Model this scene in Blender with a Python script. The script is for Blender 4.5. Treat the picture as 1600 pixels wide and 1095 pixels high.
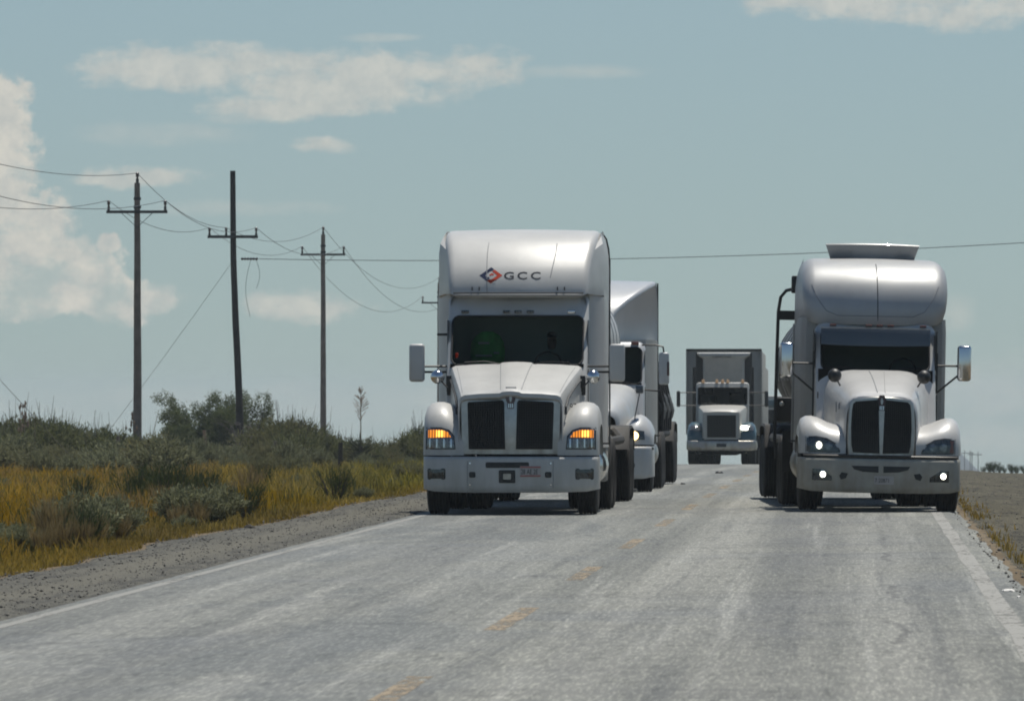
import bpy, bmesh, math, random
import numpy as np
from mathutils import Vector, Matrix, noise as mnoise
from mathutils.bvhtree import BVHTree

for _o in list(bpy.data.objects):
    bpy.data.objects.remove(_o)
SC = bpy.context.scene
COL = SC.collection
PI = math.pi
R = math.radians

# ------------------------------------------------------------------ camera
FPX = 12000.0            # focal length in photograph pixels (1600 wide)
CAM_H = 1.6
cam_d = bpy.data.cameras.new('camera')
cam = bpy.data.objects.new('camera', cam_d)
COL.objects.link(cam)
cam_d.sensor_fit = 'HORIZONTAL'
cam_d.sensor_width = 36.0
cam_d.lens = FPX / 1600.0 * 36.0
cam_d.clip_start = 1.0
cam_d.clip_end = 12000.0
cam.location = (0, 0, CAM_H)
cam.rotation_euler = (R(90) + math.atan(77.5 / FPX), 0, math.atan(544.0 / FPX))
cam_d.dof.use_dof = True
cam_d.dof.focus_distance = 112.0
cam_d.dof.aperture_fstop = 15.0
SC.camera = cam

# ------------------------------------------------------------------ light
SUN = Vector((0.14, 0.30, 0.93)).normalized()
SUN_EL = math.asin(SUN.z)
SUN_AZ = math.atan2(SUN.x, SUN.y)
sun_d = bpy.data.lights.new('sun', 'SUN')
sun_d.energy = 5.0
sun_d.angle = R(0.55)
sun_d.color = (1.0, 0.95, 0.86)
sun = bpy.data.objects.new('sun', sun_d)
COL.objects.link(sun)
sun.rotation_euler = SUN.to_track_quat('Z', 'Y').to_euler()
sun.location = (40, 30, 90)

SKY_STRENGTH = 0.0735
W = bpy.data.worlds.new('World')
SC.world = W
W.use_nodes = True
wt = W.node_tree
wt.nodes.clear()


class NT:
    """small helper for node trees"""
    def __init__(s, tree):
        s.t = tree

    def n(s, typ, **kw):
        nd = s.t.nodes.new(typ)
        for k, v in kw.items():
            setattr(nd, k, v)
        return nd

    def put(s, sock, v):
        if hasattr(v, 'links') or isinstance(v, bpy.types.NodeSocket):
            s.t.links.new(v, sock)
        else:
            sock.default_value = v

    def m(s, op, a, b=None, c=None, clamp=False):
        nd = s.n('ShaderNodeMath', operation=op)
        nd.use_clamp = clamp
        s.put(nd.inputs[0], a)
        if b is not None:
            s.put(nd.inputs[1], b)
        if c is not None:
            s.put(nd.inputs[2], c)
        return nd.outputs[0]

    def v(s, op, a, b=None):
        nd = s.n('ShaderNodeVectorMath', operation=op)
        s.put(nd.inputs[0], a)
        if b is not None:
            s.put(nd.inputs[1], b)
        return nd.outputs['Value'] if op in ('DOT_PRODUCT', 'LENGTH') else nd.outputs[0]

    def noise(s, vec, scale, detail=4, rough=0.55, dist=0.0):
        nd = s.n('ShaderNodeTexNoise')
        s.put(nd.inputs['Vector'], vec)
        nd.inputs['Scale'].default_value = scale
        nd.inputs['Detail'].default_value = detail
        nd.inputs['Roughness'].default_value = rough
        nd.inputs['Distortion'].default_value = dist
        return nd.outputs[0]

    def ramp(s, fac, a, b, lo=0.0, hi=1.0, smooth=True):
        nd = s.n('ShaderNodeMapRange')
        nd.interpolation_type = 'SMOOTHSTEP' if smooth else 'LINEAR'
        s.put(nd.inputs['Value'], fac)
        nd.inputs['From Min'].default_value = a
        nd.inputs['From Max'].default_value = b
        nd.inputs['To Min'].default_value = lo
        nd.inputs['To Max'].default_value = hi
        return nd.outputs[0]

    def mix(s, fac, a, b, typ='MIX'):
        nd = s.n('ShaderNodeMix', data_type='RGBA', blend_type=typ)
        s.put(nd.inputs[0], fac)
        s.put(nd.inputs[6], a if not isinstance(a, tuple) else (*a, 1.0)[:4])
        s.put(nd.inputs[7], b if not isinstance(b, tuple) else (*b, 1.0)[:4])
        return nd.outputs[2]


def build_world():
    g = NT(wt)
    out = g.n('ShaderNodeOutputWorld')
    bg = g.n('ShaderNodeBackground')
    tc = g.n('ShaderNodeTexCoord')
    d = tc.outputs['Generated']
    sky = g.n('ShaderNodeTexSky', sky_type='NISHITA')
    sky.sun_disc = False
    sky.sun_elevation = SUN_EL
    sky.sun_rotation = SUN_AZ
    sky.altitude = 1500.0
    sky.air_density = 1.0
    sky.dust_density = 2.2
    sky.ozone_density = 1.0
    # the ground falls away behind the rise, so the sky's own horizon sits a little lower
    lift = g.v('NORMALIZE', g.v('ADD', g.v('MULTIPLY', d, (1, 1, 0.55)), (0, 0, 0.035)))
    g.put(sky.inputs[0], lift)
    skyc = g.mix(1.0, sky.outputs[0], SKY_TINT, 'MULTIPLY')
    sep = g.n('ShaderNodeSeparateXYZ')
    g.put(sep.inputs[0], d)
    X, Y, Z = sep.outputs
    ys = g.m('MAXIMUM', Y, 0.05)
    U = g.m('MULTIPLY', g.m('DIVIDE', X, ys), 12000.0)
    V = g.m('MULTIPLY', g.m('DIVIDE', Z, ys), 12000.0)
    cb = g.n('ShaderNodeCombineXYZ')
    g.put(cb.inputs[0], U)
    g.put(cb.inputs[1], V)
    P = cb.outputs[0]
    warp = g.noise(P, 0.012, 4, 0.6)
    fine = g.noise(P, 0.022, 7, 0.62)
    wide = g.noise(g.v('MULTIPLY', P, (0.35, 1.0, 1.0)), 0.02, 6, 0.6)

    def field(blobs):
        cur = None
        for (px, py, rx, ry) in blobs:
            q = g.v('MULTIPLY', g.v('SUBTRACT', P, (px - 1344.0, 625.0 - py, 0)), (1.0 / rx, 1.0 / ry, 0))
            f = g.m('SUBTRACT', 1.0, g.v('DOT_PRODUCT', q, q))
            cur = f if cur is None else g.m('MAXIMUM', cur, f)
        return cur
    cum = field([(-25, 165, 72, 78), (-5, 265, 75, 95), (30, 365, 95, 80), (105, 420, 90, 62), (190, 468, 88, 42),
                 (30, 455, 160, 50), (165, 380, 22, 20)])
    mid = field([(300, 105, 215, 50), (520, 128, 290, 58), (715, 108, 125, 46), (450, 168, 190, 26),
                 (1470, 8, 300, 44), (1250, 2, 90, 16), (475, 478, 120, 34), (510, 226, 60, 18), (220, 275, 120, 22)])
    wisp = field([(250, 208, 170, 24), (590, 58, 80, 9), (360, 186, 60, 12), (370, 325, 170, 18), (60, 465, 280, 26),
                  (560, 640, 900, 46), (1500, 600, 400, 60), (1490, 490, 40, 36), (900, 112, 160, 14),
                  (1300, 690, 900, 40)])
    e = g.m('SUBTRACT', fine, 0.5)
    w2 = g.m('SUBTRACT', wide, 0.5)
    dc = g.ramp(g.m('ADD', cum, g.m('MULTIPLY', e, 2.6)), -0.05, 0.5)
    dm = g.ramp(g.m('ADD', mid, g.m('ADD', g.m('MULTIPLY', w2, 2.4), g.m('MULTIPLY', e, 1.5))), 0.06, 0.95)
    dw = g.ramp(g.m('ADD', wisp, g.m('MULTIPLY', w2, 2.6)), 0.0, 1.6)
    dc = g.m('MULTIPLY', dc, g.ramp(g.m('ADD', g.noise(g.v('MULTIPLY', P, (0.7, 1.0, 1.0)), 0.016, 5, 0.6), g.ramp(V, 60.0, 420.0, -0.14, 0.16)), 0.34, 0.56, 0.34, 1.08))
    front = g.ramp(Y, 0.3, 0.5)
    dens = g.m('MAXIMUM', g.m('MULTIPLY', dc, 0.84), g.m('MAXIMUM', g.m('MULTIPLY', dm, 0.68), g.m('MULTIPLY', dw, 0.40)))
    dens = g.m('MULTIPLY', dens, front)
    # the same fair-weather clouds over the rest of the sky
    zz = g.m('ADD', g.m('MAXIMUM', Z, 0.0), 0.12)
    cb2 = g.n('ShaderNodeCombineXYZ')
    g.put(cb2.inputs[0], g.m('DIVIDE', X, zz))
    g.put(cb2.inputs[1], g.m('DIVIDE', Y, zz))
    gen = g.noise(cb2.outputs[0], 0.9, 8, 0.58)
    dg = g.m('MULTIPLY', g.ramp(gen, 0.60, 0.74), g.ramp(Z, 0.06, 0.14))
    dens = g.m('MAXIMUM', dens, g.m('MULTIPLY', dg, 0.7))
    shade = g.ramp(g.m('ADD', g.m('MULTIPLY', g.noise(P, 0.03, 6, 0.65), 0.8), g.m('MULTIPLY', warp, 0.4)), 0.35, 0.85)
    cc = g.mix(shade, CLOUD_DARK, CLOUD_LIGHT)
    col = g.mix(dens, skyc, cc)
    g.put(bg.inputs[0], col)
    bg.inputs[1].default_value = SKY_STRENGTH
    g.put(out.inputs[0], bg.outputs[0])


SKY_TINT = (0.872, 0.965, 1.0)
CLOUD_DARK = (6.7, 6.9, 6.6)
CLOUD_LIGHT = (9.4, 9.0, 8.0)
build_world()

SC.view_settings.view_transform = 'Standard'
SC.view_settings.look = 'None'
SC.view_settings.exposure = 0.0
SC.view_settings.gamma = 1.0
SC.view_settings.use_curve_mapping = False
SC.render.engine = 'CYCLES'
SC.cycles.use_denoising = True
SC.cycles.max_bounces = 6
SC.cycles.diffuse_bounces = 3
SC.cycles.glossy_bounces = 3
SC.cycles.transparent_max_bounces = 24
SC.cycles.volume_bounces = 0
W.cycles.sampling_method = 'MANUAL'
W.cycles.sample_map_resolution = 512
SC.cycles.use_adaptive_sampling = True
SC.cycles.adaptive_threshold = 0.02
SC.cycles.filter_width = 1.9
SC.cycles.sample_clamp_indirect = 4.0


# ------------------------------------------------------------------ helpers
def tag(o, label=None, cat=None, group=None, kind=None):
    if label: o['label'] = label
    if cat: o['category'] = cat
    if group: o['group'] = group
    if kind: o['kind'] = kind
    return o


def empty(name, loc=(0, 0, 0), rot=(0, 0, 0)):
    o = bpy.data.objects.new(name, None)
    o.empty_display_size = 0.3
    COL.objects.link(o)
    o.location = loc
    o.rotation_euler = rot
    return o


def rrect(x0, x1, z0, z1, r, n=5):
    """rounded rectangle outline, counter-clockwise, 4*n points"""
    pts = []
    for cx, cz, a0 in ((x1 - r, z1 - r, 0), (x0 + r, z1 - r, 90), (x0 + r, z0 + r, 180), (x1 - r, z0 + r, 270)):
        for i in range(n):
            a = R(a0 + 90.0 * i / (n - 1))
            pts.append((cx + r * math.cos(a), cz + r * math.sin(a)))
    return pts


class MB:
    def __init__(s):
        s.v = []
        s.f = []

    def add(s, vs, fs):
        b = len(s.v)
        s.v += [tuple(p) for p in vs]
        s.f += [tuple(i + b for i in f) for f in fs]
        return s

    def box(s, x0, x1, y0, y1, z0, z1):
        v = [(x, y, z) for z in (z0, z1) for y in (y0, y1) for x in (x0, x1)]
        return s.add(v, [(0, 2, 3, 1), (4, 5, 7, 6), (0, 1, 5, 4), (2, 6, 7, 3), (0, 4, 6, 2), (1, 3, 7, 5)])

    def rbox(s, x0, x1, y0, y1, z0, z1, r=0.02, seg=2):
        bm = bmesh.new()
        bmesh.ops.create_cube(bm, size=1.0)
        for q in bm.verts:
            q.co = Vector(((x0 + x1) / 2 + q.co.x * (x1 - x0), (y0 + y1) / 2 + q.co.y * (y1 - y0), (z0 + z1) / 2 + q.co.z * (z1 - z0)))
        bmesh.ops.bevel(bm, geom=bm.edges[:], offset=r, segments=seg, affect='EDGES', profile=0.5)
        bm.verts.index_update()
        s.add([q.co.copy() for q in bm.verts], [[q.index for q in f.verts] for f in bm.faces])
        bm.free()
        return s

    def loft(s, rows, closed=False, cap0=False, cap1=False):
        n = len(rows[0])
        vs = [p for r_ in rows for p in r_]
        fs = []
        for i in range(len(rows) - 1):
            for j in range(n if closed else n - 1):
                k = (j + 1) % n
                fs.append((i * n + j, i * n + k, (i + 1) * n + k, (i + 1) * n + j))
        if cap0: fs.append(tuple(reversed(range(n))))
        if cap1: fs.append(tuple((len(rows) - 1) * n + j for j in range(n)))
        return s.add(vs, fs)

    def tube(s, pts, r, n=8, caps=True):
        pts = [Vector(p) for p in pts]
        rs = r if isinstance(r, (list, tuple)) else [r] * len(pts)
        rows = []
        up = None
        for i, p in enumerate(pts):
            t = (pts[min(i + 1, len(pts) - 1)] - pts[max(i - 1, 0)]).normalized()
            if up is None:
                up = t.orthogonal().normalized()
            a = (up - t * up.dot(t))
            a = a.normalized() if a.length > 1e-6 else t.orthogonal().normalized()
            up = a
            b = t.cross(a)
            rows.append([p + (a * math.cos(2 * PI * k / n) + b * math.sin(2 * PI * k / n)) * rs[i] for k in range(n)])
        return s.loft(rows, True, caps, caps)

    def lathe(s, prof, axis='X', c=(0, 0, 0), n=32, cap=False):
        """prof: list of (along, radius)"""
        rows = []
        for a, r_ in prof:
            row = []
            for k in range(n):
                t = 2 * PI * k / n
                p, q = r_ * math.cos(t), r_ * math.sin(t)
                if axis == 'X': row.append((c[0] + a, c[1] + p, c[2] + q))
                elif axis == 'Y': row.append((c[0] + p, c[1] + a, c[2] + q))
                else: row.append((c[0] + p, c[1] + q, c[2] + a))
            rows.append(row)
        return s.loft(rows, True, cap, cap)

    def mesh(s, name):
        me = bpy.data.meshes.new(name)
        me.from_pydata(s.v, [], s.f)
        bm = bmesh.new()
        bm.from_mesh(me)
        bmesh.ops.recalc_face_normals(bm, faces=bm.faces)
        bm.to_mesh(me)
        bm.free()
        return me

    def build(s, name, mat, parent=None, smooth=True, ang=38, loc=None):
        me = s.mesh(name)
        if smooth:
            me.polygons.foreach_set('use_smooth', [True] * len(me.polygons))
            me.set_sharp_from_angle(angle=R(ang))
        me.materials.append(mat)
        o = bpy.data.objects.new(name, me)
        COL.objects.link(o)
        if parent: o.parent = parent
        if loc: o.location = loc
        return o

    def bvh(s):
        return BVHTree.FromPolygons([Vector(p) for p in s.v], s.f)


def link(name, me, parent=None, loc=(0, 0, 0), rot=(0, 0, 0), scale=(1, 1, 1)):
    o = bpy.data.objects.new(name, me)
    COL.objects.link(o)
    if parent: o.parent = parent
    o.location = loc
    o.rotation_euler = rot
    o.scale = scale
    return o


def np_mesh(name, verts, quads, mat, colors=None, smooth=False):
    me = bpy.data.meshes.new(name)
    k = quads.shape[1]
    me.vertices.add(len(verts))
    me.vertices.foreach_set('co', verts.astype(np.float32).ravel())
    me.loops.add(quads.size)
    me.loops.foreach_set('vertex_index', quads.astype(np.int32).ravel())
    me.polygons.add(len(quads))
    me.polygons.foreach_set('loop_start', np.arange(0, quads.size, k, dtype=np.int32))
    me.update(calc_edges=True)
    if smooth:
        me.polygons.foreach_set('use_smooth', np.ones(len(quads), dtype=bool))
    if colors is not None:
        a = me.color_attributes.new('tint', 'FLOAT_COLOR', 'POINT')
        c4 = np.ones((len(verts), 4), dtype=np.float32)
        c4[:, :3] = colors
        a.data.foreach_set('color', c4.ravel())
    me.materials.append(mat)
    return me


# ------------------------------------------------------------------ materials
def new_mat(name):
    m = bpy.data.materials.new(name)
    m.use_nodes = True
    g = NT(m.node_tree)
    p = m.node_tree.nodes['Principled BSDF']
    return m, g, p


def simple(name, col, rough=0.5, metal=0.0, coat=0.0, var=0.0, vscale=6.0, bump=0.0, bscale=60.0, spec=0.5,
           grime_shade=None, gz=(0.2, 1.4), gamt=0.6):
    m, g, p = new_mat(name)
    tc = g.n('ShaderNodeTexCoord').outputs['Object']
    c = col
    if var > 0:
        f = g.noise(tc, vscale, 6, 0.6)
        c = g.mix(g.ramp(f, 0.35, 0.7), tuple(x * (1 - var) for x in col), tuple(min(1, x * (1 + var * 0.4)) for x in col))
    if grime_shade:
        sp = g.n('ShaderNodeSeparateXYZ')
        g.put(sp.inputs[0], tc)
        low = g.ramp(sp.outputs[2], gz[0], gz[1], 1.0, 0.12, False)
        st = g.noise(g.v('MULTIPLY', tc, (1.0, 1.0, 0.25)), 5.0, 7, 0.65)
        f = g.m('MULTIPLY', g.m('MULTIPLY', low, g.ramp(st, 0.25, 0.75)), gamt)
        c = g.mix(f, c, grime_shade)
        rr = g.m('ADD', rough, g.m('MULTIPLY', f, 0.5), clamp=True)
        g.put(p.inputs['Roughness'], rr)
    else:
        p.inputs['Roughness'].default_value = rough
    g.put(p.inputs['Base Color'], c if not isinstance(c, tuple) else (*c, 1.0))
    p.inputs['Metallic'].default_value = metal
    p.inputs['Coat Weight'].default_value = coat
    p.inputs['Coat Roughness'].default_value = 0.06
    p.inputs['Specular IOR Level'].default_value = spec
    if bump > 0:
        b = g.n('ShaderNodeBump')
        b.inputs['Strength'].default_value = bump
        b.inputs['Distance'].default_value = 0.01
        g.put(b.inputs['Height'], g.noise(tc, bscale, 4, 0.6))
        g.put(p.inputs['Normal'], b.outputs[0])
    return m


def emit(name, col, strength, base=(0.5, 0.5, 0.5), ribs=None):
    m, g, p = new_mat(name)
    p.inputs['Base Color'].default_value = (*base, 1)
    p.inputs['Roughness'].default_value = 0.25
    p.inputs['Emission Color'].default_value = (*col, 1)
    if ribs:
        tc = g.n('ShaderNodeTexCoord').outputs['Object']
        w = g.n('ShaderNodeTexWave', wave_type='BANDS', bands_direction='X')
        g.put(w.inputs[0], tc)
        w.inputs['Scale'].default_value = ribs
        g.put(p.inputs['Emission Strength'], g.ramp(w.outputs['Fac'], 0.1, 0.8, strength * 0.15, strength))
    else:
        p.inputs['Emission Strength'].default_value = strength
    return m


def glass_mat(name, tint, gloss=0.12):
    m, g, p = new_mat(name)
    nt = m.node_tree
    nt.nodes.remove(p)
    out = nt.nodes['Material Output']
    tr = g.n('ShaderNodeBsdfTransparent')
    tr.inputs[0].default_value = (*tint, 1)
    gl = g.n('ShaderNodeBsdfGlossy')
    gl.inputs['Color'].default_value = (0.7, 0.85, 0.85, 1)
    gl.inputs['Roughness'].default_value = 0.04
    lw = g.n('ShaderNodeFresnel')
    lw.inputs[0].default_value = 1.35
    mx = g.n('ShaderNodeMixShader')
    g.put(mx.inputs[0], g.m('MULTIPLY', lw.outputs[0], gloss / 0.12))
    g.put(mx.inputs[1], tr.outputs[0])
    g.put(mx.inputs[2], gl.outputs[0])
    g.put(out.inputs[0], mx.outputs[0])
    return m


DUST = (0.30, 0.25, 0.18)
M = {}
M['paint_a'] = simple('white_paint', (0.465, 0.465, 0.45), 0.40, coat=0.12, var=0.06, vscale=2.5, grime_shade=(0.27, 0.26, 0.225), gz=(0.2, 2.0), gamt=0.6)  # grime low down, strengthened so the bumper's shade is put into the colour
M['paint_b'] = simple('silver_white_paint', (0.36, 0.37, 0.375), 0.46, metal=0.3, coat=0.05, var=0.07, vscale=2.5, grime_shade=DUST, gz=(0.2, 1.3), gamt=0.75)
M['paint_b2'] = simple('dusty_white_paint', (0.52, 0.52, 0.51), 0.33, coat=0.3, var=0.07, vscale=2.5, grime_shade=(0.27, 0.24, 0.19), gz=(0.2, 1.9), gamt=0.6)
M['bumper_b'] = simple('dusty_bumper_paint', (0.34, 0.33, 0.29), 0.5, var=0.12, vscale=5, grime_shade=(0.20, 0.17, 0.125), gz=(0.2, 1.0), gamt=0.8)
M['paint_c'] = simple('grey_white_paint', (0.40, 0.42, 0.44), 0.36, coat=0.2, var=0.06, vscale=2.5, grime_shade=(0.40, 0.36, 0.28), gz=(0.3, 3.4), gamt=0.5)
M['paint_d'] = simple('cream_white_paint', (0.37, 0.37, 0.35), 0.45, coat=0.1, var=0.08, grime_shade=DUST, gz=(0.3, 2.4), gamt=0.4)
M['teal'] = simple('dark_teal_paint', (0.03, 0.075, 0.095), 0.35, coat=0.4, var=0.15)
M['trailer_white'] = simple('trailer_panel', (0.27, 0.27, 0.255), 0.5, var=0.12, vscale=3, grime_shade=DUST, gz=(0.5, 4.0), gamt=0.4)
M['panel_side'] = simple('sleeper_panel', (0.30, 0.31, 0.305), 0.5, var=0.1, vscale=2.0, grime_shade=DUST, gz=(0.5, 3.5), gamt=0.5)
M['chrome'] = simple('chrome', (0.62, 0.63, 0.64), 0.14, metal=1.0)
M['satin'] = simple('satin_metal', (0.46, 0.46, 0.44), 0.34, metal=1.0, var=0.12, vscale=9, grime_shade=(0.20, 0.15, 0.08), gz=(0.8, 1.4), gamt=0.5)  # brown towards the bottom puts the road's reflection into the metal's colour
M['alu'] = simple('tank_aluminium', (0.48, 0.48, 0.47), 0.42, metal=0.25, var=0.12, vscale=2.0, grime_shade=DUST, gz=(0.8, 3.0), gamt=0.4)
M['tank_dark'] = simple('dusty_shaded_tank', (0.10, 0.10, 0.10), 0.5, metal=0.3, var=0.2, vscale=2.0)  # dirty tank metal; on the silver truck its shade is put in the colour
M['black'] = simple('black_plastic', (0.012, 0.013, 0.014), 0.5, var=0.3, vscale=20)
M['grille'] = simple('grille_mesh_black', (0.010, 0.011, 0.012), 0.55)
M['void'] = simple('radiator_core', (0.006, 0.007, 0.007), 0.8)
M['frame'] = simple('chassis_black', (0.016, 0.016, 0.016), 0.65, var=0.3, vscale=8, grime_shade=(0.07, 0.06, 0.045), gz=(0.0, 1.6), gamt=0.5)
M['rubber'] = simple('tyre_rubber', (0.014, 0.014, 0.014), 0.85, var=0.3, vscale=14, bump=0.3, bscale=40)
M['rim'] = simple('wheel_rim', (0.30, 0.30, 0.29), 0.4, metal=0.9, var=0.2, vscale=9)
M['lens'] = simple('clear_lens', (0.20, 0.21, 0.21), 0.12, metal=0.6, var=0.55, vscale=26, coat=0.8)
M['lens_dark'] = simple('smoked_lens', (0.045, 0.055, 0.06), 0.12, metal=0.2, var=0.5, vscale=22, coat=0.8)
M['amber_on'] = emit('amber_lamp_lit', (1.0, 0.30, 0.02), 1.15, (0.4, 0.15, 0.03), ribs=8)
M['amber_hot'] = emit('amber_lamp_hot', (1.0, 0.55, 0.09), 2.6, (0.6, 0.3, 0.05), ribs=8)
M['amber_off'] = simple('amber_marker', (0.16, 0.05, 0.03), 0.3, coat=0.5)
M['amber_small'] = emit('amber_marker_lit', (1.0, 0.6, 0.3), 0.12, (0.45, 0.3, 0.18))
M['white_on'] = emit('white_lamp_lit', (1.0, 0.98, 0.82), 7.0, (0.9, 0.9, 0.9))
M['warm_on'] = emit('warm_lamp_lit', (1.0, 0.66, 0.26), 5.0, (0.9, 0.8, 0.6))
M['glass'] = glass_mat('tinted_windscreen', (0.30, 0.37, 0.35), 0.025)
M['visor'] = simple('sun_visor_tint', (0.05, 0.063, 0.078), 0.28, coat=0.5)
M['interior'] = simple('cab_interior', (0.008, 0.008, 0.009), 0.9, spec=0.1)
M['seat'] = simple('seat_cloth', (0.03, 0.03, 0.035), 0.9, var=0.3)
M['green'] = simple('green_cloth', (0.08, 0.62, 0.12), 0.8, var=0.25, vscale=9)
M['skin'] = simple('skin', (0.33, 0.18, 0.12), 0.55)
M['shirt'] = simple('shirt', (0.10, 0.12, 0.16), 0.9)
M['hair'] = simple('hair', (0.01, 0.008, 0.007), 0.7)
M['white_print'] = simple('white_print', (0.6, 0.6, 0.58), 0.6)
M['grey_print'] = simple('charcoal_lettering', (0.035, 0.038, 0.046), 0.8, spec=0.08)
M['navy'] = simple('navy_print', (0.016, 0.024, 0.06), 0.8, spec=0.08)
M['red'] = simple('red_print', (0.36, 0.045, 0.025), 0.8, spec=0.08)
M['badge_red'] = simple('badge_red', (0.05, 0.012, 0.012), 0.35, coat=0.5)
M['plate'] = simple('number_plate', (0.36, 0.34, 0.33), 0.5, var=0.1)
M['plate_red'] = simple('plate_red', (0.32, 0.12, 0.11), 0.5)
M['seam'] = simple('panel_gap', (0.03, 0.033, 0.036), 0.7)
M['seam_soft'] = simple('panel_gap_soft', (0.20, 0.21, 0.22), 0.6)
M['concrete'] = simple('pole_concrete', (0.19, 0.165, 0.14), 0.9, var=0.25, vscale=2.5, bump=0.4, bscale=30)
M['creosote'] = simple('creosote_wood', (0.022, 0.019, 0.017), 0.8, var=0.4, vscale=3.0, bump=0.5, bscale=25)
M['steel_arm'] = simple('weathered_steel', (0.06, 0.06, 0.06), 0.6, metal=0.3, var=0.2)
M['porcelain'] = simple('insulator', (0.05, 0.04, 0.04), 0.3, coat=0.5)
M['wire'] = simple('wire', (0.07, 0.07, 0.075), 0.6, metal=0.2)
M['post_wood'] = simple('fence_post_wood', (0.20, 0.16, 0.12), 0.9, var=0.3, vscale=8)
M['post_tan'] = simple('fence_post_tan', (0.34, 0.22, 0.14), 0.9, var=0.2, vscale=8)
M['post_dark'] = simple('fence_post_dark', (0.05, 0.045, 0.035), 0.9, var=0.2, vscale=8)
M['bark'] = simple('bark', (0.055, 0.045, 0.035), 0.9, var=0.3, vscale=10)
M['bare_wood'] = simple('bare_grey_branch', (0.16, 0.14, 0.12), 0.9, var=0.3, vscale=10)
M['stone'] = simple('rock', (0.10, 0.095, 0.085), 0.9, var=0.3, vscale=10)
M['litter'] = simple('white_litter', (0.7, 0.68, 0.64), 0.7)


def leaf_mat(name, c1, c2, c3=None, trans=0.25, attr=False):
    m, g, p = new_mat(name)
    nt = m.node_tree
    out = nt.nodes['Material Output']
    geo = g.n('ShaderNodeNewGeometry')
    rnd = geo.outputs['Random Per Island']
    oi = g.n('ShaderNodeObjectInfo').outputs['Random']
    if attr:
        at = g.n('ShaderNodeVertexColor', layer_name='tint')
        c = at.outputs[0]
    else:
        c = g.mix(rnd, c1, c2)
        if c3:
            c = g.mix(g.m('MULTIPLY', g.ramp(oi, 0.3, 1.0), 0.8), c, c3)
    g.put(p.inputs['Base Color'], c)
    p.inputs['Roughness'].default_value = 0.8
    p.inputs['Specular IOR Level'].default_value = 0.15
    tr = g.n('ShaderNodeBsdfTranslucent')
    g.put(tr.inputs[0], c)
    mx = g.n('ShaderNodeMixShader')
    mx.inputs[0].default_value = trans
    g.put(mx.inputs[1], p.outputs[0])
    g.put(mx.inputs[2], tr.outputs[0])
    g.put(out.inputs[0], mx.outputs[0])
    return m


M['sage'] = leaf_mat('sagebrush_leaf', (0.082, 0.09, 0.05), (0.25, 0.26, 0.15), (0.16, 0.15, 0.07), 0.36)
M['olive'] = leaf_mat('scrub_leaf', (0.060, 0.070, 0.028), (0.15, 0.16, 0.065), (0.13, 0.12, 0.055), 0.35)
M['mesquite'] = leaf_mat('mesquite_leaf', (0.050, 0.068, 0.026), (0.12, 0.14, 0.055), None, 0.35)
M['broom'] = leaf_mat('broom_weed', (0.035, 0.052, 0.020), (0.09, 0.115, 0.045), None, 0.15)
M['yucca'] = leaf_mat('yucca_leaf', (0.035, 0.042, 0.025), (0.075, 0.082, 0.045), None, 0.1)
M['strip_dark'] = simple('trailer_dark_strip', (0.035, 0.035, 0.035), 0.6)
M['flower'] = leaf_mat('yellow_flower', (0.36, 0.22, 0.015), (0.46, 0.32, 0.03), None, 0.3)
M['straw_tuft'] = leaf_mat('straw_tuft', (0.17, 0.13, 0.06), (0.27, 0.21, 0.10), None, 0.35)
M['stalk'] = simple('dry_stalk', (0.22, 0.17, 0.11), 0.9, var=0.2)
M['pod'] = simple('dry_pod', (0.27, 0.19, 0.13), 0.9, var=0.3)
M['grass'] = leaf_mat('dry_grass', None, None, None, 0.35, attr=True)

# ------------------------------------------------------------------ terrain
ROAD_L, ROAD_R = -6.32, 1.30
KQ = 2.55e-5


def zc(y):
    if y < 110: return 0.0
    if y < 400: return -KQ * (y - 110) ** 2
    z4 = -KQ * 290 ** 2
    return z4 - 0.0128 * (y - 400) - 0.8 * (1 - math.exp(-(y - 400) / 400.0))


def lat(x):
    pts = [(-4000, -0.35), (-60, -0.30), (-14, -0.27), (-9.5, -0.16), (-8.0, -0.07), (ROAD_L, -0.012), (ROAD_R, -0.012), (1.6, -0.06),
           (2.6, -0.15), (5.0, -0.33), (8, -0.40), (4000, -0.42)]
    for (a, za), (b, zb) in zip(pts, pts[1:]):
        if x <= b:
            return za + (zb - za) * (x - a) / (b - a)
    return pts[-1][1]


def gz(x, y):
    z = zc(y) + lat(x)
    off = max(0.0, min(1.0, (ROAD_L - x) / 2.0)) if x < 0 else max(0.0, min(1.0, (x - ROAD_R) / 1.5))
    if off > 0 and y < 700:
        z += off * (0.05 * mnoise.noise((x * 0.25, y * 0.06, 3.1)) + 0.03 * mnoise.noise((x * 1.1, y * 0.5, 7.7)))
    return z


def steps(*segs):
    out = []
    for a, b, d in segs:
        n = max(1, int(round((b - a) / d)))
        out += [a + (b - a) * i / n for i in range(n)]
    out.append(segs[-1][1])
    return out


def sheet(name, xs, ys, zf, mat):
    v = np.array([(x, y, zf(x, y)) for y in ys for x in xs], dtype=np.float32)
    nx = len(xs)
    q = np.array([(j * nx + i, j * nx + i + 1, (j + 1) * nx + i + 1, (j + 1) * nx + i) for j in range(len(ys) - 1) for i in range(nx - 1)])
    me = np_mesh(name, v, q, mat, smooth=True)
    return link(name, me)


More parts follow.
